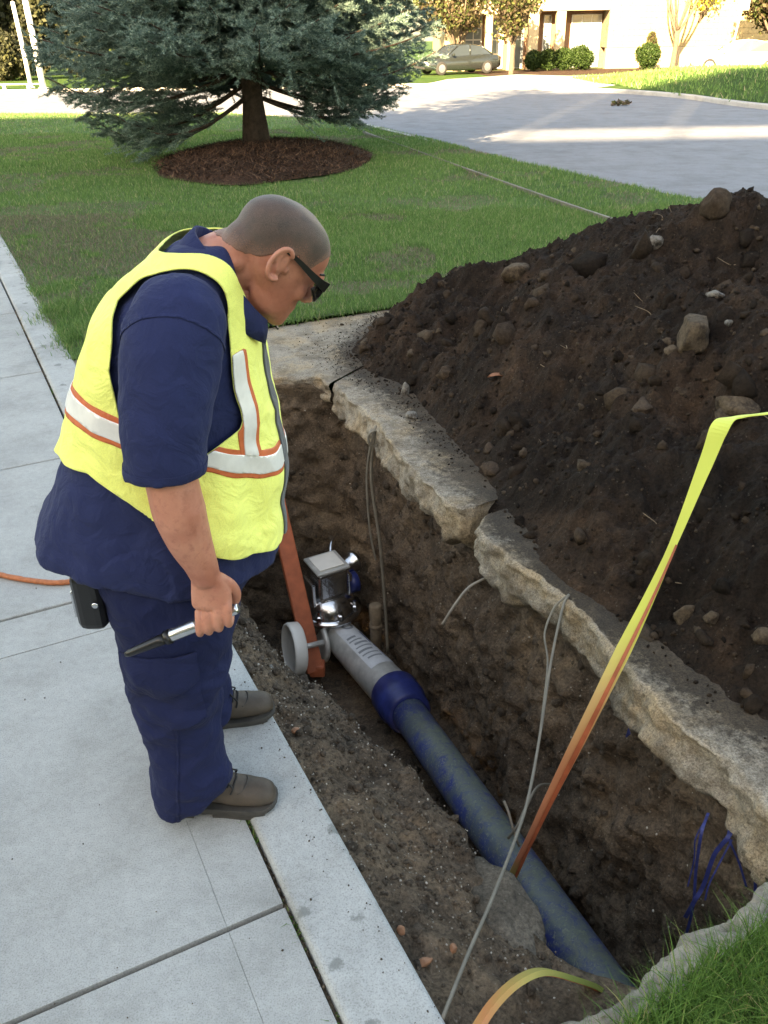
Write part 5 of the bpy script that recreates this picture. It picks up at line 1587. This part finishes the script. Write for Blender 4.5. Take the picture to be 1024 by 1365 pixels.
def hair_mat():
    t = NT('cropped hair')
    n = t.noise(620, 2, .5); b = t.noise(14, 4, .6)
    col = t.ramp(b, [(.3, (.024, .018, .015)), (.55, (.042, .031, .026)), (.75, (.07, .046, .036))])
    col = t.mix(col, t.ramp(n, [(.38, (.45, .45, .45)), (.62, (1.5, 1.45, 1.4))]), .8, 'MULTIPLY')
    gr = t.n('Attribute', attribute_name='grow').outputs['Fac']
    thick = t.ramp(t.math('ADD', t.math('MULTIPLY', gr, 22.0), t.math('MULTIPLY', t.math('SUBTRACT', n, .5), 2.2)), [(.05, (0, 0, 0)), (.6, (1, 1, 1))])
    scalp = t.ramp(t.noise(6, 3), [(.4, (.17, .085, .058)), (.6, (.24, .115, .078))])
    thin = t.ramp(t.noise(9, 4, .6), [(.40, (.95, .95, .95)), (.66, (.55, .55, .55))])
    col = t.mix(scalp, col, t.math('MULTIPLY', thick, thin))
    return t.set(col, .6, 0, t.bump(n, .5, .0015), Sheen_Weight=.15, Sheen_Roughness=.5)
M['hair'] = hair_mat()
M['navy'] = fabric('navy shirt cloth', (.017, .026, .085), .85, sheen=.03)
M['navy2'] = fabric('navy trouser cloth', (.010, .016, .058), .85, 700, .35, sheen=.02)
M['hivis'] = fabric('fluorescent yellow mesh', (.92, .97, .26), .75, 700, .35, .1, .06)
M['tape_w'] = plain('reflective tape', (.86, .86, .84), .35, .15, var=.05, scale=60, bump=.15, bscale=200)
M['tape_o'] = plain('orange tape', (.62, .14, .05), .6, var=.1, scale=60, bump=.1)
M['bind'] = fabric('grey binding', (.09, .10, .11))
M['leather'] = plain('worn brown leather', (.062, .046, .033), .6, var=.4, scale=18, bump=.4, bscale=90, bdist=.002)
M['sole'] = plain('dark rubber sole', (.045, .042, .038), .8, var=.3, scale=40)
M['lace'] = plain('dark lace', (.015, .015, .016), .8)
M['black'] = plain('black plastic', (.012, .012, .013), .3, var=.1, bump=.05)
M['lens'] = plain('dark lens', (.008, .008, .009), .06, var=.1, bump=0.0)
M['alu'] = plain('brushed aluminium', (.62, .63, .65), .25, .95, var=.1, scale=60, bump=.1)
EX, EY, EZ = np.eye(3)

def capsule(P, r, n=14):
    P = spline(P, 5) if len(P) > 2 else np.asarray(P, float)
    r = np.interp(np.linspace(0, 1, len(P)), np.linspace(0, 1, len(r)), r)
    T, _, _ = frames(P)
    a, b = P[0] - T[0] * r[0] * .7, P[-1] + T[-1] * r[-1] * .7
    V1 = tube(np.vstack([a, P[0] - T[0] * r[0] * .45, P, P[-1] + T[-1] * r[-1] * .45, b]), np.r_[r[0] * .35, r[0] * .85, r, r[-1] * .85, r[-1] * .35], n)
    return V1
def loftz(rows, n=40, e=2.3):
    R = [sect((c, y, z), EX, EY, a, b, n, e) for z, c, y, a, b in rows]
    return rings(R)
def interp_rows(rows, m):
    rows = np.asarray(rows, float)
    return spline(rows, m)

# shirt (torso and short sleeves as one cloth surface)
TZ = [.752, .812, .92, 1.05, 1.177, 1.278, 1.345, 1.395, 1.43, 1.46]
TB = [-.368, -.352, -.292, -.236, -.188, -.140, -.098, -.042, .005, .045]
TF = [.185, .195, .203, .203, .193, .183, .178, .178, .178, .17]
TW = [.240, .240, .228, .218, .212, .212, .212, .190, .145, .085]
rows = interp_rows(np.c_[TZ, (np.array(TB) + TF) / 2, np.zeros(10), (np.array(TF) - TB) / 2, TW], 4)
R = []
for z, c, y, a, b in rows:
    s_ = sect((c, y, z), EX, EY, a, b, 48, 2.35)
    tilt = -.16 * np.clip((1.15 - z) / .4, 0, 1)
    s_[:, 2] += tilt * (s_[:, 0] - c)
    R.append(s_)
torso = rings(R)
def sleeve_parts(sg, fx=0.0):
    P = np.array([(.075, -.15, 1.385), (.070, -.195, 1.355), (.060, -.235, 1.29), (.045, -.268, 1.20), (.036 + fx, -.285, 1.13), (.032 + fx, -.292, 1.075)])
    r = [.075, .096, .096, .086, .081, .080]
    P = P * np.array((1, -sg, 1)) if sg > 0 else P
    PP = spline(P, 5); rr = np.interp(np.linspace(0, 1, len(PP)), np.linspace(0, 1, 6), r)
    T, _, _ = frames(PP)
    return rings([sect(p, EX, np.cross(t, EX), q * 1.0, q * .92, 26) for p, t, q in zip(PP, T, rr)])
V, T = remesh([torso, sleeve_parts(-1), sleeve_parts(1)], .0065, 5)
N = vnormals(V, T)
ang_ = np.arctan2(V[:, 1], V[:, 0] + .05)
low = np.clip((1.1 - V[:, 2]) / .3, 0, 1)
fold = fbm(np.c_[V[:, 0] * 9, V[:, 1] * 9, V[:, 2] * 2.4], 1, 3, 41) * .016 * (.35 + low) + fbm(V * np.array((7, 7, 14)), 1, 3, 42) * .007
arm = np.abs(V[:, 1]) > .235
fold = np.where(arm, fbm(np.c_[V[:, 0] * 11 + V[:, 2] * 6, V[:, 1] * 9, V[:, 2] * 7], 1, 3, 43) * .008, fold)
rdg = lambda Q, sd: 1 - 2.2 * np.abs(fbm(Q, 1, 3, sd))                       # sharp creases
fold = fold + np.where(arm, .0045 * rdg(np.c_[V[:, 0] * 5 + V[:, 2] * 7, V[:, 1] * 5, V[:, 2] * 4], 44), .007 * rdg(np.c_[V[:, 0] * 6 - V[:, 2] * 2, V[:, 1] * 6, V[:, 2] * 2.2], 45) * (.4 + low))
VS = V + N * fold[:, None]
NS = vnormals(VS, T)
shirt = obj('shirt', VS, T, M['navy'], man, True, True)
# sleeve hem seams
for sg in (-1, 1):
    f = .030 - np.abs(VS[:, 2] - 1.085); f = np.where(VS[:, 1] * sg > .2, f, -1) * 1.0
    vv, t_, nn = clip(VS, T, np.where(f > 0, f - .012, f), NS)
    if len(vv): obj('sleeve_hem', *shell(vv, t_, nn, .0005, .0016), M['navy'], shirt, True, True)
# seam where the sleeve is set in, and the placket stitching
sd_ = np.abs((VS[:, 2] - 1.335) + .9 * (np.abs(VS[:, 1]) - .215) * -1.0 + .28 * (VS[:, 0] - .06) ** 2 * 10)
f = np.where((np.abs(VS[:, 1]) > .17) & (VS[:, 2] > 1.24), .0045 - sd_, -.05)
for sg in (-1, 1):
    vv, t_, nn = clip(VS, T, np.where(VS[:, 1] * sg > 0, f, -.05), NS)
    if len(vv): obj('sleeve_seam', *shell(vv, t_, nn, .0003, .0016), M['navy'], shirt, True, True)
# collar
CR = []
for a in np.linspace(.55, 2 * math.pi - .55, 40):
    c, s = math.cos(a), math.sin(a)
    bq = np.array((.138 + .076 * c, .084 * s, 1.358 - .95 * .076 * c - .012 * max(c, 0)))
    up = np.array((.50, 0, .86)); out = np.array((c * .75, s, -.5 * c)); out /= np.linalg.norm(out)
    hgt = .062 if c < -.2 else .062 - .030 * (c + .2)
    CR.append(np.array([bq - up * .01, bq + up * hgt * .5 + out * .002, bq + up * hgt + out * .004, bq + up * hgt + out * .010, bq + up * hgt * .45 + out * .022, bq - up * .012 + out * .032, bq - up * .014 + out * .027, bq + up * hgt * .4 + out * .012]))
obj('collar', *rings(CR), M['navy'], shirt, True, True)
obj('button', *lathe([(0, .001), (0, .006), (.003, .006), (.004, .003)], 12, (.235, .004, 1.275), (.8, 0, .5)), M['black'], shirt, True, True)

# vest cut from the cloth surface of the shirt
E_ = tri_edges(T)
VV = relax(VS, E_, 6); NV_ = vnormals(VV, T)
x, y, z = VV.T
zhem = np.interp(x, [-.30, -.15, -.065, .08, .21], [1.015, 1.035, .985, .85, .765])
holeP = np.array([(.079, 1.445), (.020, 1.43), (-.040, 1.36), (-.062, 1.26), (-.058, 1.17), (-.035, 1.09), (.03, 1.045), (.10, 1.085), (.15, 1.115), (.175, 1.17), (.190, 1.26), (.181, 1.345), (.150, 1.41)])
hp = poly_sd(np.c_[x, z], holeP)
arm_d = np.abs(y) - .245
holeU = holeP.copy(); holeU[[0, 1, 12], 1] = 1.62; holeU[12, 0] = .16
f_arm = np.minimum(np.maximum(-poly_sd(np.c_[x, z], holeU), .150 - np.abs(y)), .236 - np.abs(y))
wneck = np.interp(z, [1.22, 1.30, 1.40, 1.46], [.0, .045, .095, .115])
f_neck = np.where(x > .09, np.abs(y) - wneck, .1)
f_top = 1.446 - z
f_front = np.where(x > .08, np.abs(y) - .016, .1)
base_f = np.minimum.reduce([z - zhem, f_arm, f_neck, f_top])
fv = np.minimum(base_f, f_front)
vv, t_, nn = clip(VV, T, fv, NV_)
billow = .010 + .010 * np.clip((1.02 - vv[:, 2]) / .2, 0, 1) + .004 * fbm(vv * np.array((10, 10, 5)), 1, 3, 51) + .018 * np.clip(fbm(np.c_[vv[:, 0] * 6 + vv[:, 2] * 6, vv[:, 1] * 5, vv[:, 2] * 2], 1, 2, 52), -.5, 1) * np.clip((1.15 - vv[:, 2]) / .2, 0, 1)
vw = lambda q: .006 * (1 - 2.2 * np.abs(fbm(np.c_[q[:, 0] * 5 + q[:, 2] * 5, q[:, 1] * 5, q[:, 2] * 3 - q[:, 0] * 4], 1, 3, 53)))
billow = billow + vw(vv)
vest = obj('vest', *shell(vv + nn * billow[:, None], t_, nn, .0, .003), M['hivis'], man, True, True)
def vest_strip(name, f, m, lift, parent=vest):
    vv, t_, nn = clip(VV, T, f, NV_)
    if not len(vv): return
    billow = .010 + .010 * np.clip((1.02 - vv[:, 2]) / .2, 0, 1) + .004 * fbm(vv * np.array((10, 10, 5)), 1, 3, 51) + .018 * np.clip(fbm(np.c_[vv[:, 0] * 6 + vv[:, 2] * 6, vv[:, 1] * 5, vv[:, 2] * 2], 1, 2, 52), -.5, 1) * np.clip((1.15 - vv[:, 2]) / .2, 0, 1)
    billow = billow + vw(vv)
    return obj(name, *shell(vv + nn * (billow + .0034)[:, None], t_, nn, 0, lift), m, parent, True, True)
bandc = np.interp(x, [-.24, -.15, -.06, .02, .10, .21], [1.165, 1.16, 1.135, 1.105, 1.07, .985])
s_ = np.abs(z - bandc)
fb = np.minimum(fv, .1)
vest_strip('reflective_band', np.minimum(fb, .021 - s_), M['tape_w'], .003)
vest_strip('orange_band', np.minimum.reduce([fb, .033 - s_]), M['tape_o'], .0012)
# vertical bands on chest and back
for sg in (-1, 1):
    cyy = np.abs(y * sg - .135)
    g = np.minimum.reduce([fb, np.where(x > .06, .1, -.1), z - bandc - .02, 1.27 - z, np.where(y * sg > 0, .1, -.1)])
    vest_strip('reflective_band', np.minimum(g, .015 - cyy), M['tape_w'], .0036)
    vest_strip('orange_band', np.minimum(g, .025 - cyy), M['tape_o'], .0015)
vest_strip('front_binding', np.minimum.reduce([z - zhem, f_neck - 0.0, np.where(x > .1, .020 - np.abs(y), -.1), f_top]), M['bind'], .004)
# trousers
def leg_rows(sg, dx):
    return [(.80, -.05, .085 * sg, .185, .13), (.70, -.05 + dx * .3, .108 * sg, .165, .125), (.60, -.047 + dx * .5, .128 * sg, .147, .115), (.50, -.052 + dx * .7, .143 * sg, .122, .108), (.40, -.062 + dx * .85, .150 * sg, .107, .100),
            (.30, -.060 + dx, .154 * sg, .092, .092), (.20, -.060 + dx, .157 * sg, .090, .092), (.11, -.060 + dx, .158 * sg, .095, .096), (.075, -.060 + dx, .158 * sg, .096, .095), (.055, -.061 + dx, .158 * sg, .094, .092)]
legs = [loftz(interp_rows(leg_rows(sg, dx), 4), 40, 2.2) for sg, dx in ((-1, 0.0), (1, -.035))]
pelvis = loftz(interp_rows([(.90, -.06, 0, .20, .205), (.82, -.065, 0, .205, .215), (.74, -.065, 0, .205, .218), (.68, -.06, 0, .19, .215), (.62, -.055, 0, .14, .18)], 4), 44, 2.4)
V, T2 = remesh([pelvis] + legs, .0068, 4)
N = vnormals(V, T2)
lowz = np.clip((.20 - V[:, 2]) / .15, 0, 1); knee = np.exp(-((V[:, 2] - .44) / .12) ** 2)
fo = .016 * fbm(np.c_[V[:, 0] * 6, V[:, 1] * 6, V[:, 2] * 5 + V[:, 0] * 5], 1, 3, 61) + (.018 * lowz + .014 * knee) * fbm(np.c_[V[:, 0] * 5, V[:, 1] * 5, V[:, 2] * 24 + V[:, 0] * 9], 1, 3, 62) + .006 * fbm(V * 17, 1, 2, 63)
fo = fo + (.007 + .008 * knee + .010 * lowz) * (1 - 2.2 * np.abs(fbm(np.c_[V[:, 0] * 5 + V[:, 2] * 3, V[:, 1] * 5, V[:, 2] * 6 - V[:, 0] * 5], 1, 3, 64)))
VTR = V + N * fo[:, None]
VTR[:, 2] += .16 * (VTR[:, 0] + .075) * np.clip((.16 - VTR[:, 2]) / .1, 0, 1)
tr = obj('trousers', VTR, T2, M['navy2'], man, True, True)
NT_ = vnormals(VTR, T2)
pk = poly_sd(VTR[:, [0, 2]], np.array([(-.150, .575), (.016, .590), (.022, .40), (-.06, .375), (-.150, .39)]))
f = np.where(VTR[:, 1] < -.17, pk, -.05)
vv, t_, nn = clip(VTR, T2, f, NT_)
if len(vv): obj('cargo_pocket', *shell(vv, t_, nn, .001, .007), M['navy2'], tr, True, True)
pk = poly_sd(VTR[:, [0, 2]], np.array([(-.156, .580), (.020, .597), (.016, .515), (-.085, .470), (-.150, .505)]))
f = np.where(VTR[:, 1] < -.17, pk, -.05)
vv, t_, nn = clip(VTR, T2, f, NT_)
if len(vv): obj('pocket_flap', *shell(vv, t_, nn, .009, .005), M['navy2'], tr, True, True)
# side seam
seam = np.abs(VTR[:, 0] + .045 - .12 * (VTR[:, 2] - .4)) 
f = np.where((VTR[:, 1] < -.16) & (VTR[:, 2] < .38), .004 - seam, -.05)
vv, t_, nn = clip(VTR, T2, f, NT_)
if len(vv): obj('side_seam', *shell(vv, t_, nn, .0003, .0018), M['navy2'], tr, True, True)
# pouch on the belt
pc = obj('belt_pouch', *bbox(-.255, -.185, -.20, -.125, .62, .78, .022, 3), M['black'], man, False, True)
obj('snap_button', *lathe([(0, .001), (0, .008), (.004, .008), (.005, .004)], 12, (-.200, -.201, .70), (0, -1, 0)), M['alu'], pc, True, True)
obj('clip', *bbox(-.262, -.254, -.18, -.15, .65, .72, .003), M['alu'], pc, False, True)

# boots
def boot(cx, cy, yaw):
    Rz = np.array(Matrix.Rotation(yaw, 3, 'Z'))
    def tf(V): return np.asarray(V) @ Rz.T + np.array((cx, cy, .0145))
    prof = np.array([(-.143, .014, .058), (-.138, .030, .085), (-.110, .040, .118), (-.06, .042, .128), (-.02, .042, .122), (.02, .043, .102), (.055, .047, .086), (.09, .050, .077), (.12, .048, .070), (.14, .040, .062), (.152, .026, .050), (.157, .008, .036)])
    pr = spline(prof, 4)
    R = []
    for px_, hw, top in pr:
        hw = max(hw, .003)
        zc, hz = (top + .018) / 2, (top - .018) / 2
        s_ = sect((px_, 0, zc), EY, EZ, hw, hz, 24, 2.6)
        u = np.clip((s_[:, 2] - .018) / (2 * hz), 0, 1)
        s_[:, 1] *= 1 - .42 * u ** 2
        R.append(s_)
    V, F = rings(R)
    V = V + .0025 * fbm(V, 22, 3, 3)[:, None] * np.array((1, 1, 1))
    b = obj('boot', tf(V), F, M['leather'], man, True, True)
    out = np.array([(px_, hw) for px_, hw, _ in pr])
    ring = np.vstack([np.c_[out[:, 0], -out[:, 1] - .005], np.c_[out[::-1, 0], out[::-1, 1] + .005]])
    ring[:, 0] *= 1.02
    lv = []
    for zz_, k in ((-.0, .96), (.004, 1.0), (.013, 1.0), (.019, .97)):
        lift = .010 * np.clip((ring[:, 0] - .09) / .06, 0, 1) ** 2 if zz_ < .01 else .006 * np.clip((ring[:, 0] - .09) / .06, 0, 1) ** 2
        lv.append(np.c_[ring * k, np.full(len(ring), zz_) + lift])
    V, F = rings(lv)
    so = obj('sole', tf(V), F, M['sole'], b, False, True)
    hl = out[out[:, 0] < -.05]
    ring = np.vstack([np.c_[hl[:, 0], -hl[:, 1] - .004], np.c_[hl[::-1, 0], hl[::-1, 1] + .004]])
    obj('heel', tf(rings([np.c_[ring, np.full(len(ring), -.014)], np.c_[ring, np.full(len(ring), .001)]])[0]), rings([np.c_[ring, np.full(len(ring), 0)], np.c_[ring, np.full(len(ring), 1)]])[1], M['sole'], b, False, True)
    fr = ring = None
    o2 = out[(out[:, 0] > -.02) & (out[:, 0] < .135)]
    ring = np.vstack([np.c_[o2[:, 0], -o2[:, 1] - .002], np.c_[o2[::-1, 0], o2[::-1, 1] + .002]])
    obj('tread', tf(np.vstack([np.c_[ring, np.full(len(ring), -.014) + .012 * np.clip((ring[:, 0] - .08) / .06, 0, 1)], np.c_[ring, np.full(len(ring), .001) + .006 * np.clip((ring[:, 0] - .08) / .06, 0, 1)]])), rings([np.c_[ring, np.full(len(ring), 0)], np.c_[ring, np.full(len(ring), 1)]])[1], M['sole'], b, False, True)
    # toe seam and laces
    a = np.linspace(-1.35, 1.35, 20)
    zt = lambda x: np.interp(x, prof[:, 0], prof[:, 2])
    P = np.c_[.055 + .03 * np.cos(a) * 1.0, .036 * np.sin(a), np.zeros(20)]
    P[:, 2] = zt(P[:, 0]) * (1 - .40 * (np.abs(P[:, 1]) / .045) ** 2) + .001
    obj('toe_seam', tf(tube(P, .0018, 5)[0]), tube(P, .0018, 5)[1], M['sole'], b, True, True)
    for k, lx in enumerate((.012, .026, .040, .053)):
        P = np.array([(lx - .004, -.028, zt(lx) - .012), (lx, -.014, zt(lx) + .0), (lx + .003, 0, zt(lx) + .003), (lx, .014, zt(lx)), (lx - .004, .028, zt(lx) - .012)])
        V, F = tube(spline(P, 4), .0026, 6); obj('lace', tf(V), F, M['lace'], b, True, True)
    for s_ in (-1, 1):
        P = spline([(.03, 0, zt(.03) + .004), (.035, -.02 * s_ - .01, zt(.03) + .012), (.05, -.032 * s_, zt(.05) - .004), (.045, -.040 * s_, zt(.05) - .02)], 5)
        V, F = tube(P, .0026, 6); obj('lace', tf(V), F, M['lace'], b, True, True)
boot(.0, -.158, math.radians(-2))
boot(-.040, .160, math.radians(14))

# body: one continuous surface under the clothes
HC = np.array((.250, 0, 1.432))
HR = np.array((Matrix.Rotation(math.radians(20), 3, 'Z') @ Matrix.Rotation(math.radians(42), 3, 'Y')))
def hd(V): return np.asarray(V, float) @ HR.T + HC
hs = np.array([(-.124, .084, .050, .020), (-.113, .094, .028, .036), (-.095, .095, -.005, .049), (-.07, .093, -.045, .060), (-.04, .091, -.083, .068), (-.01, .092, -.099, .0735), (.02, .097, -.106, .0765), (.05, .095, -.104, .075), (.075, .080, -.088, .066), (.094, .055, -.062, .048), (.106, .015, -.022, .018)])
hh = spline(hs, 4)
head = rings([sect(((f + b) / 2, 0, z), EX, EY, (f - b) / 2, w, 36, 2.2) for z, f, b, w in hh])
parts = [(hd(head[0]), head[1])]
def hell(c, r, n=14, m=10): 
    V, F = ellipsoid(c, r, n, m); parts.append((hd(V), F))
def hcap(P, r, n=10):
    V, F = capsule(np.array(P, float), r, n); parts.append((hd(V), F))
hcap([(.090, 0, .004), (.102, 0, -.018), (.113, 0, -.036)], [.008, .0095, .0115])              # nose
hell((.101, .011, -.043), (.011, .008, .007)); hell((.101, -.011, -.043), (.011, .008, .007))
hcap([(.083, -.045, .014), (.097, -.022, .017), (.099, 0, .012), (.097, .022, .017), (.083, .045, .014)], [.008, .010, .008, .010, .008])
hell((.092, 0, -.066), (.008, .020, .0050)); hell((.091, 0, -.077), (.008, .018, .0055))
for s_ in (-1, 1):
    hell((.056, .042 * s_, -.034), (.032, .016, .026))
    hell((.026, .040 * s_, -.078), (.048, .018, .036))
    # ear
    a = np.linspace(-2.2, 2.3, 16)
    pth = np.c_[-.012 - .021 * np.cos(a) , np.full(16, .084 * s_) + .006 * s_ * np.cos(a * .7), -.012 + .034 * np.sin(a)]
    hcap(pth, [.0055] * 16, 8)
    hell((-.012, .079 * s_, -.010), (.017, .007, .028))
    hcap([(-.018, .086 * s_, .012), (-.020, .087 * s_, -.006), (-.012, .086 * s_, -.026)], [.004, .004, .004], 8)
    hell((-.004, .079 * s_, -.040), (.008, .006, .010))
    hell((.008, .076 * s_, -.016), (.006, .006, .008))
hell((.020, 0, -.108), (.050, .042, .026))
hell((-.072, 0, -.028), (.040, .054, .055))
hell((-.066, 0, -.060), (.032, .052, .034))                                                    # roll at the nape
parts.append(capsule([(.04, 0, 1.30), (.10, 0, 1.38), (.155, 0, 1.415), (.215, 0.0, 1.42)], [.085, .078, .070, .066], 20))
rowsb = np.c_[TZ, (np.array(TB) + TF) / 2, np.zeros(10), (np.array(TF) - TB) / 2 - .03, np.array(TW) - .03]
parts.append(loftz(interp_rows(rowsb[1:], 3), 36, 2.3))
parts.append(loftz(interp_rows([(.90, -.06, 0, .17, .175), (.74, -.06, 0, .175, .185), (.66, -.055, 0, .13, .16)], 3), 36))
for sg, dx in ((-1, 0.0), (1, -.035)):
    rr = np.array(leg_rows(sg, dx)); rr[:, 3:] -= .03
    parts.append(loftz(interp_rows(rr[:-1], 3), 24))
    V, F = capsule([(-.08 + dx, .158 * sg, .078), (-.02 + dx, .159 * sg, .070), (.05 + dx, .160 * sg + .012 * (sg > 0), .058)], [.026, .024, .015], 14); parts.append((V, F))
def arm_parts(sg):
    m = np.array((1, -sg, 1.0)) if sg > 0 else np.ones(3)
    out = []
    A = lambda P, r, n=14: out.append(capsule(np.array(P) * m, r, n))
    A([(.07, -.19, 1.33), (.055, -.255, 1.22), (.042, -.295, 1.08)], [.07, .066, .054], 18)
    A([(.042, -.297, 1.07), (.050, -.304, 1.0), (.062, -.303, .93), (.076, -.300, .875), (.083, -.298, .838)], [.052, .054, .046, .036, .031], 18)
    # hand closed on the tool
    R = []
    for c, ru, rv in (((.083, -.298, .845), .030, .023), ((.087, -.296, .82), .037, .021), ((.090, -.297, .795), .043, .019), ((.090, -.302, .772), .044, .017), ((.090, -.304, .762), .040, .013)):
        R.append(sect(np.array(c) * m, EX, EY, ru, rv, 18, 2.6))
    out.append(rings(R))
    for k, fx in enumerate((.122, .099, .077, .057)):
        q = np.array((fx, -.288, .745 - (.135 - fx) * .434))
        ln = (1.0, 1.08, 1.02, .86)[k]
        r0 = (.0100, .0103, .0098, .0088)[k]
        pts = [q + np.array((.002, -.014, .040)), q + np.array((.002, -.025, .024)) * (1, 1, ln), q + np.array((0, -.0275, -.002 * ln)), q + np.array((-.001, -.018, -.021 * ln)), q + np.array((-.001, .002, -.0265 * ln)), q + np.array((0, .018, -.016))]
        out.append(capsule(np.array(pts) * m, [r0 * 1.05, r0, r0 * .98, r0 * .9, r0 * .85, r0 * .75], 10))
    A([(.108, -.288, .825), (.128, -.276, .80), (.136, -.268, .773), (.130, -.262, .748), (.112, -.262, .738)], [.015, .0135, .012, .011, .009], 10)
    return out
parts += arm_parts(-1) + arm_parts(1)
VB, TBD = remesh(parts, .0030, 3, .5)
VB = relax(VB, tri_edges(TBD), 10, .5, ((np.linalg.norm(VB - HC, axis=1) < .2) & (np.abs(((VB - HC) @ HR)[:, 1]) < .073)).astype(float))
body = obj('body', VB, TBD, M['skin'], man, True, True)
# cropped hair lies on the scalp
NB = vnormals(VB, TBD)
L = (VB - HC) @ HR
g = np.interp(L[:, 0], [-.12, -.085, -.05, -.02, .012, .03, .046, .058, .075, .10], [-.038, -.036, -.020, .014, .030, .020, .014, .040, .066, .082])
f = np.where((np.linalg.norm(L, axis=1) < .155) & (np.abs(L[:, 1]) < .0785 + .02 * (L[:, 2] > .03)), L[:, 2] - g + .004 * fbm(VB, 160, 2, 4), -.05)
f = np.where(f > -.045, f + .007, f)
vv, t_, ex = clip(VB, TBD, f, np.c_[NB, f])
nn, hf = ex[:, :3], ex[:, 3]
hv, ht = shell(vv, t_, nn, -.0012, .0024)
hr = obj('hair', hv, ht, M['hair'], man, True, True)
at = hr.data.attributes.new('grow', 'FLOAT', 'POINT'); at.data.foreach_set('value', np.r_[hf, hf].astype(np.float32))
# eyes and eyebrows
for s_ in (-1, 1):
    V, F = ellipsoid((.070, .030 * s_, -.008), (.011, .012, .011)); obj('eye', hd(V), F, M['tape_w'], man, True, True)
    V, F = capsule(np.array([(.082, .050 * s_, .021), (.0965, .030 * s_, .025), (.099, .014 * s_, .021)]), [.002, .003, .002], 8); obj('eyebrow', hd(V), F, M['lace'], man, True, True)
# sunglasses
sg_ = None
LV = []
def lens(s_):
    V = []
    n_, m_ = 14, 8
    for i in range(n_):
        u = i / (n_ - 1)
        yy = .006 + .072 * u
        xx = .118 - .010 * u - .034 * u ** 3
        hgt = (.019 + .010 * math.sin(math.pi * min(1, u * .9))) * (1 - .35 * u ** 4)
        for j in range(m_):
            v = j / (m_ - 1)
            V.append((xx + .004 * math.sin(math.pi * v), yy * s_, .010 - hgt * 1.45 * v - .002 * u))
    V = np.array(V)
    F = grid(n_, m_)
    Vb = V - np.array((.0025, 0, 0))
    k = len(V)
    bd = [i * m_ for i in range(n_)] + [(n_ - 1) * m_ + j for j in range(1, m_)] + [i * m_ + m_ - 1 for i in range(n_ - 2, -1, -1)] + [j for j in range(m_ - 2, 0, -1)]
    FF = [f if s_ > 0 else f[::-1] for f in F] + [(f[::-1] if s_ > 0 else f) for f in [tuple(a + k for a in q) for q in F]]
    for a, b in zip(bd, bd[1:] + bd[:1]): FF.append((a, b, b + k, a + k))
    return np.vstack([V, Vb]), FF
sgl = obj('sunglasses', *(lambda P: (hd(P[0]), P[1]))(cat_([capsule(np.array([(.117, -.009, .004), (.119, 0, .006), (.117, .009, .004)]), [.003, .0025, .003], 8)])), M['black'], man, True, True)
tag(sgl, 'dark wraparound sunglasses')
for s_ in (-1, 1):
    V, F = lens(s_); obj('lens', hd(V), F, M['lens'], sgl, True, True)
    P = spline([(.106, .060 * s_, .008), (.080, .0785 * s_, .008), (.05, .0815 * s_, .011), (.01, .0835 * s_, .016), (-.02, .086 * s_, .014), (-.034, .084 * s_, -.004)], 6)
    hgt = np.interp(np.linspace(0, 1, len(P)), [0, .3, .7, 1], [.022, .015, .007, .005])
    V, F = ribbon(P, hgt, (0, 0, 1), .003)
    obj('temple', hd(V), F, M['black'], sgl, False, True)

# torch in the hand
tq0 = np.array((PX + .142, PY - .2875, .748)); tq1 = np.array((PX - .118, PY - .299, .634))
td_ = (tq1 - tq0); tl = np.linalg.norm(td_); td_ /= tl
tor = thing('pocket_torch', tuple(tq1), 'silver and black pen-shaped torch held in the worker\'s right hand', 'torch')
obj('grip', *lathe([(0, .004), (0, .011), (.006, .0125), (.098, .0125), (.10, .010)], 18, tq0, td_), M['alu'], tor, True)
obj('barrel', *lathe([(.100, .009), (.100, .0135), (.106, .0145), (.168, .0145), (.172, .012)], 18, tq0, td_), M['alu'], tor, True)
obj('ring', *lathe([(.168, .011), (.168, .0165), (.180, .0165), (.182, .012)], 18, tq0, td_), M['black'], tor, True)
obj('tip', *lathe([(.181, .009), (.181, .0125), (.20, .0125), (tl - .01, .0085), (tl, .005), (tl, .001)], 18, tq0, td_), M['black'], tor, True)
